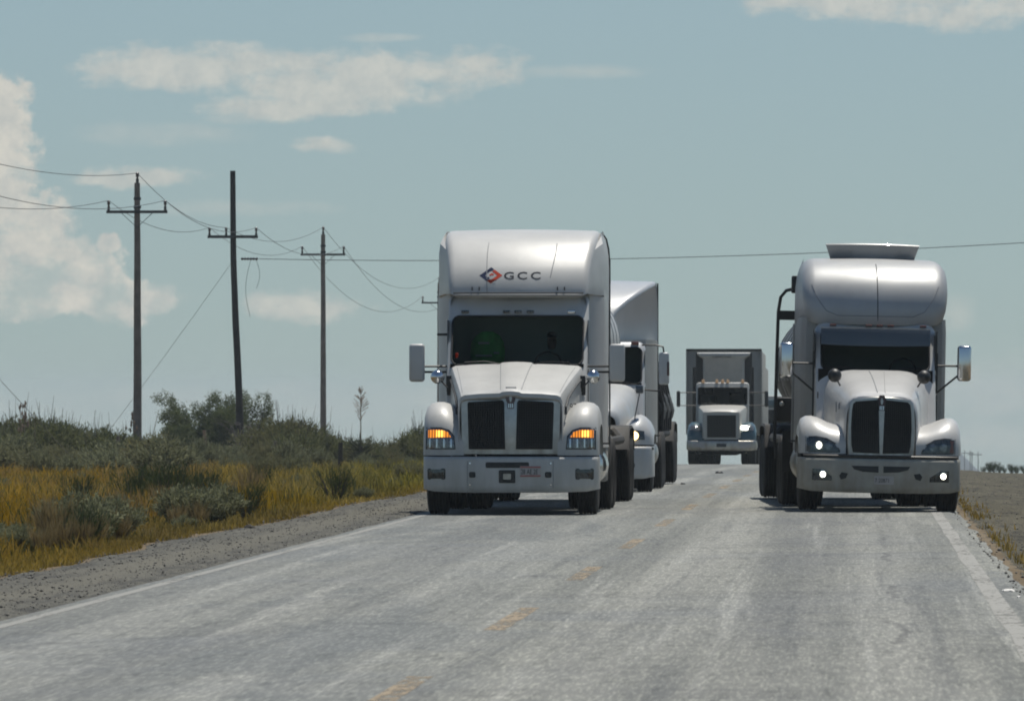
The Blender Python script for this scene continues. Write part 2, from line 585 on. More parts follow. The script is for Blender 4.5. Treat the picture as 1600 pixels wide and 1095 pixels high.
def ground_mat():
    m, g, p = new_mat('desert_soil')
    pos = g.n('ShaderNodeNewGeometry').outputs['Position']
    a = g.noise(g.v('MULTIPLY', pos, (1.0, 0.3, 1.0)), 0.5, 6, 0.6)
    b = g.noise(g.v('MULTIPLY', pos, (1.0, 0.25, 1.0)), 7.0, 6, 0.7)
    c = g.mix(g.ramp(a, 0.3, 0.7), (0.11, 0.082, 0.05), (0.17, 0.135, 0.09))
    c = g.mix(g.m('MULTIPLY', g.ramp(b, 0.45, 0.75), 0.7), c, (0.085, 0.075, 0.06))
    g.put(p.inputs['Base Color'], c)
    p.inputs['Roughness'].default_value = 0.95
    p.inputs['Specular IOR Level'].default_value = 0.1
    bp = g.n('ShaderNodeBump')
    bp.inputs['Strength'].default_value = 0.5
    bp.inputs['Distance'].default_value = 0.03
    g.put(bp.inputs['Height'], b)
    g.put(p.inputs['Normal'], bp.outputs[0])
    return m


def gravel_mat(name, c1, c2, c3, band=None):
    m, g, p = new_mat(name)
    pos = g.n('ShaderNodeNewGeometry').outputs['Position']
    a = g.noise(g.v('MULTIPLY', pos, (0.9, 0.10, 1.0)), 1.4, 5, 0.6)
    b = g.noise(g.v('MULTIPLY', pos, (1.0, 0.2, 1.0)), 22.0, 3, 0.7)
    d = g.noise(g.v('MULTIPLY', pos, (1.0, 0.12, 1.0)), 4.0, 5, 0.75)
    c = g.mix(g.ramp(a, 0.35, 0.65), c1, c2)
    c = g.mix(g.ramp(b, 0.36, 0.60, 0.25, 1.0), c3, c)
    keep = 0.75
    if band:
        # packed tan dirt where wheels run, loose dark stones either side
        sp = g.n('ShaderNodeSeparateXYZ')
        g.put(sp.inputs[0], pos)
        q = g.m('DIVIDE', g.m('SUBTRACT', g.m('ADD', sp.outputs[0], g.m('MULTIPLY', a, 0.7)), band[0] + 0.35), band[1])
        t = g.m('POWER', 2.718, g.m('MULTIPLY', g.m('MULTIPLY', q, q), -1.0))
        c = g.mix(g.m('MULTIPLY', t, 0.75), c, band[2])
        keep = g.ramp(t, 0.0, 0.9, 0.85, 0.15)
    c = g.mix(g.m('MULTIPLY', g.ramp(d, 0.47, 0.62), keep), c, c3)
    g.put(p.inputs['Base Color'], c)
    p.inputs['Roughness'].default_value = 0.95
    p.inputs['Specular IOR Level'].default_value = 0.15
    bp = g.n('ShaderNodeBump')
    bp.inputs['Strength'].default_value = 1.0
    bp.inputs['Distance'].default_value = 0.04
    g.put(bp.inputs['Height'], b)
    g.put(p.inputs['Normal'], bp.outputs[0])
    return m


def road_mat():
    m, g, p = new_mat('worn_asphalt')
    pos = g.n('ShaderNodeNewGeometry').outputs['Position']
    sp = g.n('ShaderNodeSeparateXYZ')
    g.put(sp.inputs[0], pos)
    X, Y = sp.outputs[0], sp.outputs[1]
    agg = g.noise(g.v('MULTIPLY', pos, (1.0, 0.05, 1.0)), 34.0, 2, 0.8)
    agg2 = g.noise(g.v('MULTIPLY', pos, (1.0, 0.07, 1.0)), 10.0, 4, 0.75)
    longs = g.noise(g.v('MULTIPLY', pos, (1.0, 0.012, 1.0)), 1.7, 5, 0.6)
    patch = g.noise(g.v('MULTIPLY', pos, (0.35, 0.16, 1.0)), 0.75, 6, 0.62, 0.6)
    cross = g.noise(g.v('MULTIPLY', pos, (0.55, 1.0, 1.0)), 0.50, 7, 0.72, 0.8)
    base = g.mix(g.ramp(longs, 0.32, 0.68), (0.122, 0.126, 0.117), (0.180, 0.182, 0.165))
    base = g.mix(g.m('MULTIPLY', g.ramp(patch, 0.5, 0.68), 0.6), base, (0.105, 0.110, 0.110))
    base = g.mix(g.m('MULTIPLY', g.ramp(cross, 0.52, 0.68), 0.55), base, (0.085, 0.087, 0.084))
    # polished wheel tracks lie lighter, the oil strip between them darker
    def track(xc, w):
        dx = g.m('DIVIDE', g.m('SUBTRACT', X, xc), w)
        return g.m('POWER', 2.718, g.m('MULTIPLY', g.m('MULTIPLY', dx, dx), -1.0))
    light = g.m('ADD', g.m('ADD', track(-5.3, 0.35), track(-3.5, 0.35)), g.m('ADD', track(-1.6, 0.35), track(0.25, 0.35)))
    base = g.mix(g.m('MULTIPLY', light, g.ramp(longs, 0.3, 0.7, 0.15, 0.55)), base, (0.228, 0.228, 0.212))
    dark = g.m('ADD', track(-4.45, 0.45), track(-0.65, 0.45))
    base = g.mix(g.m('MULTIPLY', dark, g.ramp(patch, 0.3, 0.65, 0.15, 0.55)), base, (0.10, 0.102, 0.102))
    base = g.mix(g.ramp(X, -5.2, -6.0, 0.0, 0.45), base, (0.105, 0.107, 0.102))
    lane = g.ramp(X, -3.6, -2.0)
    base = g.mix(g.m('MULTIPLY', g.m('SUBTRACT', 1.0, lane), 0.20), base, (0.128, 0.140, 0.142))
    # long pale scuffs drawn out by traffic, and dark sealed patches in the left lane
    scuff = g.noise(g.v('MULTIPLY', pos, (1.0, 0.012, 1.0)), 2.3, 6, 0.7, 0.2)
    base = g.mix(g.m('MULTIPLY', g.ramp(scuff, 0.52, 0.66), 0.50), base, (0.265, 0.266, 0.248))
    base = g.mix(g.m('MULTIPLY', g.ramp(scuff, 0.48, 0.33), 0.60), base, (0.082, 0.086, 0.086))
    sealed = g.noise(g.v('MULTIPLY', pos, (0.55, 0.075, 1.0)), 0.9, 5, 0.6, 0.4)
    base = g.mix(g.m('MULTIPLY', g.m('MULTIPLY', g.ramp(sealed, 0.50, 0.60), g.ramp(X, -2.2, -3.4)), 0.62), base, (0.098, 0.106, 0.107))
    # one wandering lengthwise crack in the right lane
    wob = g.noise(g.v('MULTIPLY', pos, (0.0, 1.0, 0.0)), 0.35, 4, 0.6)
    dxc = g.m('ABSOLUTE', g.m('SUBTRACT', X, g.m('ADD', -0.10, g.m('MULTIPLY', wob, 0.75))))
    lc = g.m('MULTIPLY', g.ramp(dxc, 0.012, 0.05, 1.0, 0.0), g.ramp(g.noise(g.v('MULTIPLY', pos, (0.0, 1.0, 0.0)), 0.12, 3, 0.6), 0.45, 0.58))
    base = g.mix(g.m('MULTIPLY', lc, 0.55), base, (0.06, 0.06, 0.06))
    # cracks: wandering seams across and along
    cw = g.noise(g.v('MULTIPLY', pos, (0.8, 0.35, 1)), 1.0, 5, 0.6)
    vor = g.n('ShaderNodeTexVoronoi', feature='DISTANCE_TO_EDGE')
    vor.inputs['Scale'].default_value = 0.33
    cbv = g.n('ShaderNodeCombineXYZ')
    g.put(cbv.inputs[0], g.m('ADD', g.m('MULTIPLY', X, 0.45), g.m('MULTIPLY', cw, 1.6)))
    g.put(cbv.inputs[1], g.m('ADD', g.m('MULTIPLY', Y, 0.42), g.m('MULTIPLY', cw, 2.2)))
    g.put(vor.inputs[0], cbv.outputs[0])
    crack = g.m('MULTIPLY', g.ramp(vor.outputs['Distance'], 0.0, 0.022, 1.0, 0.0), g.ramp(patch, 0.42, 0.6))
    base = g.mix(g.m('MULTIPLY', crack, 0.40), base, (0.055, 0.057, 0.058))
    # aggregate
    base = g.mix(g.m('MULTIPLY', g.ramp(agg, 0.46, 0.66), 1.0), base, g.mix(1.0, base, (1.55, 1.55, 1.49), 'MULTIPLY'))
    base = g.mix(g.m('MULTIPLY', g.ramp(agg2, 0.50, 0.34), 0.7), base, g.mix(1.0, base, (0.62, 0.63, 0.63), 'MULTIPLY'))
    g.put(p.inputs['Base Color'], base)
    g.put(p.inputs['Roughness'], g.ramp(patch, 0.4, 0.7, 0.82, 0.66))
    p.inputs['Specular IOR Level'].default_value = 0.22
    bp = g.n('ShaderNodeBump')
    bp.inputs['Strength'].default_value = 0.45
    bp.inputs['Distance'].default_value = 0.006
    g.put(bp.inputs['Height'], agg)
    g.put(p.inputs['Normal'], bp.outputs[0])
    return m


def line_mat(name, col, keep):
    """worn road paint: paint only stays where the noise keeps it"""
    m, g, p = new_mat(name)
    nt = m.node_tree
    out = nt.nodes['Material Output']
    pos = g.n('ShaderNodeNewGeometry').outputs['Position']
    a = g.noise(g.v('MULTIPLY', pos, (1.0, 0.15, 1.0)), 16.0, 5, 0.7)
    b = g.noise(g.v('MULTIPLY', pos, (1.0, 0.3, 1.0)), 1.2, 4, 0.6)
    g.put(p.inputs['Base Color'], (*col, 1.0))
    p.inputs['Roughness'].default_value = 0.85
    tr = g.n('ShaderNodeBsdfTransparent')
    mx = g.n('ShaderNodeMixShader')
    f = g.ramp(g.m('ADD', g.m('MULTIPLY', a, 0.7), g.m('MULTIPLY', b, 0.5)), keep, keep + 0.22)
    g.put(mx.inputs[0], f)
    g.put(mx.inputs[1], tr.outputs[0])
    g.put(mx.inputs[2], p.outputs[0])
    g.put(out.inputs[0], mx.outputs[0])
    return m


M['soil'] = ground_mat()
M['gravel_l'] = gravel_mat('grey_gravel', (0.098, 0.097, 0.083), (0.130, 0.126, 0.106), (0.050, 0.049, 0.046), (-7.05, 0.42, (0.128, 0.122, 0.099)))
M['gravel_r'] = gravel_mat('brown_gravel', (0.082, 0.076, 0.052), (0.118, 0.108, 0.075), (0.034, 0.031, 0.026))
M['road'] = road_mat()
M['broken'] = gravel_mat('broken_asphalt', (0.15, 0.15, 0.145), (0.19, 0.188, 0.18), (0.075, 0.075, 0.075))
M['line_white'] = line_mat('worn_white_line', (0.215, 0.214, 0.197), 0.36)
M['line_white_b'] = line_mat('faint_white_line', (0.245, 0.242, 0.223), 0.385)
M['line_yellow'] = line_mat('worn_yellow_line', (0.245, 0.195, 0.13), 0.48)
M['hill'] = simple('hill_scrub', (0.026, 0.034, 0.045), 0.95, var=0.3, vscale=0.02)

xs_g = steps((-470, -120, 50), (-120, -40, 8), (-40, -14, 2), (-14, ROAD_L, 0.6), (ROAD_L, ROAD_R, 1.5), (ROAD_R, 6, 0.5), (6, 20, 2), (20, 120, 20), (120, 470, 50))
ys_g = steps((-30, 30, 5), (30, 130, 0.7), (130, 340, 1.5), (340, 600, 8), (600, 4500, 100))
tag(sheet('ground', xs_g, ys_g, lambda x, y: gz(x, y) - 0.012, M['soil']), kind='structure')

ys_r = steps((-25, 30, 5), (30, 130, 1.0), (130, 420, 2.5))


def edge_r(y):
    return 1.42 + 0.10 * mnoise.noise((y * 0.35, 1.0, 0)) + 0.05 * mnoise.noise((y * 1.3, 2.0, 0))


def road_sheet():
    us = [0, 0.012] + [k / 14.0 for k in range(1, 14)] + [0.985, 1]
    v = []
    for y in ys_r:
        a, b = ROAD_L + 0.05 * mnoise.noise((y * 0.4, 5, 0)), edge_r(y)
        for u in us:
            v.append((a + (b - a) * u, y, zc(y) - (0.03 if u in (0, 1) else 0.0)))
    nx = len(us)
    q = np.array([(j * nx + i, j * nx + i + 1, (j + 1) * nx + i + 1, (j + 1) * nx + i) for j in range(len(ys_r) - 1) for i in range(nx - 1)])
    return link('road', np_mesh('road', np.array(v), q, M['road'], smooth=True))


tag(road_sheet(), kind='structure')


def strip(name, mat, x0f, x1f, y0, y1, dz, dy=1.0):
    ys = steps((y0, y1, dy))
    v = []
    for y in ys:
        v += [(x0f(y), y, zc(y) + dz), (x1f(y), y, zc(y) + dz)]
    q = np.array([(2 * j, 2 * j + 1, 2 * j + 3, 2 * j + 2) for j in range(len(ys) - 1)])
    return link(name, np_mesh(name, np.array(v), q, mat))


o = strip('road_edge_line', M['line_white'], lambda y: -6.12, lambda y: -6.02, 0, 300, 0.002)
tag(o, kind='structure')
o = strip('road_edge_line', M['line_white_b'], lambda y: 1.01 + 0.02 * mnoise.noise((y * .2, 9, 0)), lambda y: 1.16 + 0.02 * mnoise.noise((y * .2, 4, 0)), 0, 300, 0.002)
tag(o, kind='structure')
for k in range(16):
    c = 41.6 + 14.7 * k
    o = strip('centre_dash', M['line_yellow'], lambda y: -2.62, lambda y: -2.47, c - 2.9, c + 2.9, 0.002, 0.6)
    tag(o, kind='structure')

# gravel shoulders
rg = random.Random(4)


def shoulder(name, x0f, x1f, mat, dz):
    ys = steps((0, 40, 4), (40, 200, 0.6), (200, 330, 2))
    us = steps((0, 1, 1 / 10.0))
    v = []
    for y in ys:
        a, b = x0f(y), x1f(y)
        for u in us:
            x = a + (b - a) * u
            z = gz(x, y) + dz * (1 if 0 < u < 1 else -2.0) + 0.018 * mnoise.noise((x * 4, y * 1.4, 2)) * (1 if 0 < u < 1 else 0)
            v.append((x, y, z))
    nx = len(us)
    q = np.array([(j * nx + i, j * nx + i + 1, (j + 1) * nx + i + 1, (j + 1) * nx + i) for j in range(len(ys) - 1) for i in range(nx - 1)])
    return link(name, np_mesh(name, np.array(v), q, mat, smooth=True))


def left_edge(y):
    return -8.15 + 0.35 * mnoise.noise((y * 0.07, 11, 0)) + 0.12 * mnoise.noise((y * 0.4, 12, 0))


tag(shoulder('gravel_shoulder', left_edge, lambda y: ROAD_L + 0.12, M['gravel_l'], 0.012), kind='structure')
tag(shoulder('gravel_shoulder', lambda y: 1.25, lambda y: 9.5, M['gravel_r'], 0.012), kind='structure')


def stones(name, n, xf, yr, sz, mat, seed):
    r = np.random.default_rng(seed)
    oc = np.array([(1, 0, 0), (-1, 0, 0), (0, 1, 0), (0, -1, 0), (0, 0, 1), (0, 0, -0.6)])
    tri = np.array([(0, 2, 4), (2, 1, 4), (1, 3, 4), (3, 0, 4), (2, 0, 5), (1, 2, 5), (3, 1, 5), (0, 3, 5)])
    V, T = [], []
    for i in range(n):
        t = r.random()
        y = yr[0] + (yr[1] - yr[0]) * t ** 1.5
        x = xf(y, r.random())
        s = sz[0] + (sz[1] - sz[0]) * r.random() ** 3
        a = r.random() * 6.28
        c, sn = math.cos(a), math.sin(a)
        p = oc * (s * (0.7 + 0.6 * r.random(3))) * (1 + 0.25 * r.standard_normal((6, 1)))
        q = np.stack([p[:, 0] * c - p[:, 1] * sn + x, p[:, 0] * sn + p[:, 1] * c + y, p[:, 2] + gz(x, y) + 0.012 + s * 0.25], 1)
        V.append(q)
        T.append(tri + 6 * i)
    return link(name, np_mesh(name, np.concatenate(V), np.concatenate(T), mat))


def stone_mat():
    m, g, p = new_mat('gravel_stone')
    rnd = g.n('ShaderNodeNewGeometry').outputs['Random Per Island']
    c = g.mix(rnd, (0.065, 0.063, 0.058), (0.165, 0.155, 0.135))
    g.put(p.inputs['Base Color'], c)
    p.inputs['Roughness'].default_value = 0.9
    return m


M['stones'] = stone_mat()
o = stones('gravel', 13000, lambda y, t: left_edge(y) - 0.25 + (ROAD_L + 0.05 - left_edge(y) + 0.25) * t, (48, 190), (0.003, 0.015), M['stones'], 3)
tag(o, 'loose grey gravel along the left shoulder below the dry grass', 'gravel', kind='stuff')
o = stones('gravel', 5200, lambda y, t: 1.30 + 4.5 * t ** 1.6, (45, 220), (0.004, 0.02), M['stones'], 5)
tag(o, 'loose brown gravel on the right shoulder beside the pavement edge', 'gravel', kind='stuff')

# far hill
rows = []
for j in range(9):
    fy = j / 8.0
    row = []
    for i in range(41):
        fx = i / 40.0
        px = 1240 + 420 * fx
        x = (px - 1344) * 4200 / FPX
        prof = math.exp(-((px - 1455) / 80.0) ** 2) + 0.08 * mnoise.noise((fx * 9, 3.3, 0)) + 0.05 * mnoise.noise((fx * 23, 1.3, 0))
        h = max(0.0, prof) * 37.0 * math.sin(PI * fy) ** 0.8
        row.append((x, 4130 + 140 * fy, -53.2 + h + (0.6 * mnoise.noise((fx * 14, fy * 5, 8)) if 0 < j < 8 else 0)))
    rows.append(row)
tag(MB().loft(rows).build('hill', M['hill']), kind='structure')

# ------------------------------------------------------------------ power line
def PX(px, d):
    """east-west position seen at photograph column px when d metres up the road"""
    return (px - 1344.0) * d / FPX


POLES = {}


def insulator(parent, x, z, h=0.24):
    mb = MB().lathe([(0, 0.02), (0.02, 0.035), (h * 0.35, 0.035), (h * 0.4, 0.06), (h * 0.55, 0.062), (h * 0.6, 0.042), (h * 0.72, 0.062), (h * 0.88, 0.058), (h, 0.02)], 'Z', (x, 0, z), 10, True)
    return mb.build('insulator', M['porcelain'], parent)


def concrete_pole(x, y, top, arm_z, label, arm=2.0):
    base = gz(x, y)
    t = empty('utility_pole', (x, y, base))
    tag(t, label, 'utility pole', 'utility poles along the road')
    H = top - base
    rows = []
    for i in range(13):
        f = i / 12.0
        r = 0.165 - 0.065 * f
        rows.append([(r * math.cos(a * PI / 5) + 0.02 * mnoise.noise((f * 4, x, 0)), r * math.sin(a * PI / 5), -0.3 + (H - 0.25 + 0.3) * f) for a in range(10)])
    MB().loft(rows, True, True, True).build('shaft', M['concrete'], t)
    az = arm_z - base
    mb = MB().box(-arm / 2 - 0.08, arm / 2 + 0.08, -0.19, -0.11, az - 0.05, az + 0.05)
    mb.tube([(-0.55, -0.15, az - 0.04), (0, -0.13, az - 0.55), (0.55, -0.15, az - 0.04)], 0.012, 6)
    mb.build('crossarm', M['steel_arm'], t, False)
    for s in (-1, 1):
        # arm ends carry an upright bracket with the insulator on it
        MB().box(s * arm / 2 - 0.045, s * arm / 2 + 0.045, -0.185, -0.115, az + 0.05, az + 0.18).build('bracket', M['steel_arm'], t, False)
        i = insulator(t, s * arm / 2, az + 0.17)
        i.location = (0, -0.15, 0)
    MB().tube([(0, 0, H - 0.45), (0, 0, H - 0.1)], 0.055, 8).build('top_cap', M['steel_arm'], t)
    MB().lathe([(0, 0.125), (0.05, 0.135), (0.10, 0.125)], 'Z', (0, 0, H - 0.85), 10).build('band', M['steel_arm'], t)
    MB().lathe([(0, 0.125), (0.05, 0.135), (0.10, 0.125)], 'Z', (0, 0, H - 1.15), 10).build('band', M['steel_arm'], t)
    insulator(t, 0, H - 0.14, 0.28)
    POLES[label] = None
    return {'T': Vector((x, y, top + 0.10)), 'L': Vector((x - arm / 2, y - 0.15, arm_z + 0.40)), 'R': Vector((x + arm / 2, y - 0.15, arm_z + 0.40))}


p0 = concrete_pole(-25.6, 170.0, 9.6, 8.3, 'tall concrete utility pole nearest the camera, left of the others')
p1 = concrete_pole(PX(212, 270), 270.0, 9.50, 8.23, 'grey concrete utility pole left of the black wooden pole')
p3 = concrete_pole(PX(504, 369), 369.0, 9.82, 8.60, 'grey concrete utility pole between the black pole and the white truck')
p4 = concrete_pole(PX(686, 469), 469.0, 9.0, 7.55, 'far utility pole mostly hidden behind the lettered white truck')

# the black wooden pole
D2 = 316.0
x2 = PX(367.5, D2)
b2 = gz(x2, D2)
t2 = empty('utility_pole', (x2, D2, b2))
tag(t2, 'blackened leaning wooden utility pole, tallest in the line', 'utility pole', 'utility poles along the road')
H2 = 11.05 - b2
rows = []
for i in range(19):
    f = i / 18.0
    cx = PX(374 - 13 * f + 1.5 * math.sin(f * 7.0), D2) - x2
    r = 0.165 - 0.055 * f
    rows.append([(cx + r * math.cos(a * PI / 5) * (1 + 0.06 * mnoise.noise((f * 9, a, 1))), r * math.sin(a * PI / 5), -0.4 + (H2 + 0.4) * f) for a in range(10)])
MB().loft(rows, True, True, True).build('shaft', M['creosote'], t2)
az2 = 8.33 - b2
axc = PX(364, D2) - x2
MB().box(axc - 1.08, axc + 1.0, -0.22, -0.13, az2 - 0.06, az2 + 0.06).build('crossarm', M['steel_arm'], t2, False)
ins2 = {}
for nm, xx in (('L', axc - 1.0), ('T', axc - 0.31), ('R', axc + 0.93)):
    MB().box(xx - 0.045, xx + 0.045, -0.20, -0.14, az2 + 0.06, az2 + 0.16).build('bracket', M['steel_arm'], t2, False)
    i = insulator(t2, xx, az2 + 0.15)
    i.location = (0, -0.17, 0)
    ins2[nm] = Vector((x2 + xx, D2 - 0.17, b2 + az2 + 0.38))
MB().lathe([(0, 0.15), (0.04, 0.175), (0.1, 0.17), (0.14, 0.15)], 'Z', (PX(371.5, D2) - x2, 0, 1.9), 12).build('wire_collar', M['bare_wood'], t2)

# strain insulators where the crossing cable leaves the pole
zx = 7.42 - b2
xx0 = PX(371, D2) - x2
MB().lathe([(0.10 + 0.06 * k, 0.03 + 0.035 * (k % 2)) for k in range(13)], 'X', (xx0, -0.05, zx), 10, True).build('strain_insulator', M['porcelain'], t2)


def catenary(a, b, sag, n=28):
    return [a.lerp(b, i / n) - Vector((0, 0, 4 * sag * (i / n) * (1 - i / n))) for i in range(n + 1)]


def wire(a, b, sag, label, r=0.011, name='overhead_wire', group='overhead wires'):
    o = MB().tube(catenary(Vector(a), Vector(b), sag), r, 5).build(name, M['wire'])
    return tag(o, label, 'wire', group)


SPANS = [(p0, p1, 1.25, 'between the left frame edge and the leftmost concrete pole in view'),
         (p1, ins2, 0.55, 'between the leftmost concrete pole and the black pole'),
         (ins2, p3, 0.75, 'between the black pole and the next concrete pole'),
         (p3, p4, 1.9, 'running from the pole beside the white truck to the far hidden pole')]
WN = {'T': 'middle overhead wire', 'L': 'left overhead wire', 'R': 'right overhead wire'}
for a, b, sg, where in SPANS:
    for k in 'TLR':
        wire(a[k], b[k], sg * (1.0 if k != 'T' else 0.85), WN[k] + ' ' + where)
# cable crossing the road to a pole out of frame on the right
pr = Vector((20.0, 279.0, 8.35))
wire((x2 + xx0 + 0.85, D2 - 0.05, 7.42), pr, 0.62, 'thick overhead cable crossing the road behind the trucks', 0.014, 'overhead_cable')
tr = empty('utility_pole', (20.0, 279.0, gz(20, 279)))
tag(tr, 'wooden utility pole beyond the right edge that carries the crossing cable', 'utility pole', 'utility poles along the road')
MB().tube([(0, 0, -0.4), (0.02, 0, 5), (0, 0, 9.6)], [0.16, 0.14, 0.11], 10).build('shaft', M['creosote'], tr)
MB().box(-0.9, 0.9, -0.2, -0.11, 8.9, 9.0).build('crossarm', M['steel_arm'], tr, False)
# guy wires
wire((x2 - 0.1, D2, 7.40), (PX(118, 313), 313, gz(PX(118, 313), 313)), 0.10, 'guy wire slanting down left from the black pole', 0.008, 'guy_wire')
wire((-25.6, 170.2, 9.15), (PX(140, 205), 205, gz(PX(140, 205), 205)), 0.05, 'guy wire slanting down to the right from the left frame edge', 0.007, 'guy_wire')
# slack loose ends hanging below the strain insulators
for k, (dx, ln, sw) in enumerate(((0.52, 2.35, -0.22), (0.72, 1.2, 0.16))):
    a = Vector((x2 + xx0 + dx, D2 - 0.05, 7.40))
    pts = [a + Vector((sw * math.sin(f * 3.0), 0, -ln * f)) for f in [i / 10.0 for i in range(11)]]
    tag(MB().tube(pts, 0.009, 5).build('loose_wire', M['wire']), ('longer' if k == 0 else 'shorter') + ' slack wire end dangling beside the black pole', 'wire')

# distant H-frame pylons by the hill
for k, (px, dd) in enumerate(((1511, 1500), (1523, 1380))):
    x = PX(px, dd)
    b = gz(x, dd)
    t = empty('pylon', (x, dd, b))
    tag(t, ('left' if k == 0 else 'right') + ' one of two tiny distant power pylons before the blue hill', 'pylon', 'distant pylons')
    for s in (-1, 1):
        MB().tube([(s * 0.55, 0, -0.3), (s * 0.55, 0, 9.2 - k)], 0.075, 6).build('leg', M['steel_arm'], t)
    MB().box(-1.3, 1.3, -0.06, 0.06, 8.6 - k, 8.72 - k).build('crossarm', M['steel_arm'], t, False)

# ------------------------------------------------------------------ vegetation
def leaves(rng, pos, dirs, ln, wd):
    """one bent leaf quad per position"""
    n = len(pos)
    L = ln * (0.6 + 0.8 * rng.random((n, 1)))
    Wd = wd * (0.6 + 0.8 * rng.random((n, 1)))
    d = dirs / np.linalg.norm(dirs, axis=1, keepdims=True)
    s = np.cross(d, rng.standard_normal((n, 3)))
    s /= np.linalg.norm(s, axis=1, keepdims=True) + 1e-9
    a = pos - s * Wd * 0.3
    b = pos + s * Wd * 0.3
    c = pos + d * L * 0.6 + s * Wd * 0.5
    e = pos + d * L - s * Wd * 0.2
    v = np.stack([a, b, c, e], 1).reshape(-1, 3)
    q = np.arange(4 * n).reshape(-1, 4)
    return v, q


def shrub_mesh(name, seed, H, Rr, stems, per, ln, wd, mat, spread=1.0, low=0.1, upright=0.6, lump=0.35, whips=0):
    rng = np.random.default_rng(seed)
    V, Q, off = [], [], 0
    SM = MB()
    for i in range(stems):
        az = rng.random() * 6.28
        rad = Rr * spread * math.sqrt(rng.random())
        tip = np.array([rad * math.cos(az), rad * math.sin(az), H * (0.55 + 0.45 * rng.random()) * (1 - lump * (rad / Rr) ** 2)])
        base = np.array([0.22 * tip[0], 0.22 * tip[1], 0.0])
        midp = base * 0.4 + tip * 0.6 + np.array([0.06 * rng.standard_normal() * Rr, 0.06 * rng.standard_normal() * Rr, 0.05 * H])
        if i % 3 == 0:
            SM.tube([tuple(base), tuple(midp), tuple(tip)], [0.012 * H + 0.004, 0.007 * H + 0.003, 0.003], 4)
        if whips and i % whips == 0:
            wt_ = tip * np.array([1.05, 1.05, 1.18 + 0.35 * rng.random()]) + rng.standard_normal(3) * 0.05 * H
            SM.tube([tuple(midp), tuple(tip), tuple(wt_)], [0.014, 0.010, 0.004], 4)
        t = low + (1 - low) * rng.random(per) ** 0.75
        p = ((1 - t) ** 2)[:, None] * base + (2 * t * (1 - t))[:, None] * midp + (t ** 2)[:, None] * tip
        p += rng.standard_normal((per, 3)) * np.array([0.07, 0.07, 0.05]) * H * (0.5 + 0.5 * t)[:, None]
        p[:, 2] = np.maximum(p[:, 2], 0.01)
        d = rng.standard_normal((per, 3)) * (1 - upright)
        d += (tip - base)[None, :] / (np.linalg.norm(tip - base) + 1e-9) * upright
        v, q = leaves(rng, p, d, ln, wd)
        V.append(v)
        Q.append(q + off)
        off += len(v)
    me = np_mesh(name, np.concatenate(V), np.concatenate(Q), mat)
    sm = SM.mesh('stems')
    sm.materials.append(M['bark'])
    return me, sm


def plant(name, pair, x, y, s, label, group=None, cat='shrub', rot=None, sz=None, sink=0.0):
    o = empty(name, (x, y, gz(x, y) - sink), (0, 0, rot if rot is not None else rg.random() * 6.28))
    o.scale = (s, s, sz or s)
    tag(o, label, cat, group)
    link('foliage', pair[0], o)
    link('stems', pair[1], o)
    return o


SAGE = [shrub_mesh('foliage', 20 + k, 0.55, 0.42, 120, 60, 0.05, 0.017, M['sage'], 1.0, 0.1, 0.6, 0.3) for k in range(3)]
SCRUB = [shrub_mesh('foliage', 40 + k, 1.3, 0.95, 70, 62, 0.13, 0.042, M['sage'], 1.0, 0.02, 0.65) for k in range(3)]
DARK = [shrub_mesh('foliage', 60 + k, 1.7, 1.1, 60, 74, 0.14, 0.045, M['olive'], 1.0, 0.02, 0.66, 0.25, 5) for k in range(4)]
BROOM = [shrub_mesh('foliage', 80 + k, 0.75, 0.40, 46, 26, 0.10, 0.012, M['broom'], 1.0, 0.1, 0.86, 0.1) for k in range(2)]

# near individuals
NEAR_BUSH = [(PX(px, d), d - 0.6, 0.55) for px, d in ((118, 90), (172, 93), (292, 104), (338, 108), (568, 133), (640, 165))]
plant('sagebrush', SAGE[0], PX(118, 90), 90, 1.18, 'larger grey-green sagebrush beside the gravel, nearest the left frame edge', cat='shrub')
plant('sagebrush', SAGE[1], PX(172, 93), 93, 1.05, 'grey-green sagebrush touching the right side of the nearest one')
plant('sagebrush', SAGE[2], PX(292, 104), 104, 1.15, 'low sagebrush at the gravel edge below the dark upright weeds')
plant('sagebrush', SAGE[0], PX(338, 108), 108, 1.0, 'small sagebrush at the gravel edge left of the dark rock')
plant('sagebrush', SAGE[1], PX(-40, 86), 86, 0.9, 'sagebrush cut off by the left frame edge')
plant('sagebrush', SAGE[2], PX(640, 165), 165, 1.0, 'rounded sagebrush beside the left bumper of the lettered truck')
plant('sagebrush', SAGE[1], PX(568, 133), 133, 0.42, 'tiny sagebrush on the gravel edge near the lettered truck')
for k, (px, d, s) in enumerate(((262, 122, 1.05), (292, 126, 0.95), (322, 124, 0.85), (205, 128, 0.95), (238, 131, 1.0))):
    plant('broom_weed', BROOM[k % 2], PX(px, d), d, s, 'dark upright broom weed in the dry grass behind the roadside sagebrush', 'dark broom weeds in the dry grass', 'weed')
TUFT = [shrub_mesh('foliage', 95 + k, 0.42, 0.20, 40, 14, 0.16, 0.008, M['straw_tuft'], 1.0, 0.05, 0.93, 0.1) for k in range(2)]
rw = random.Random(12)
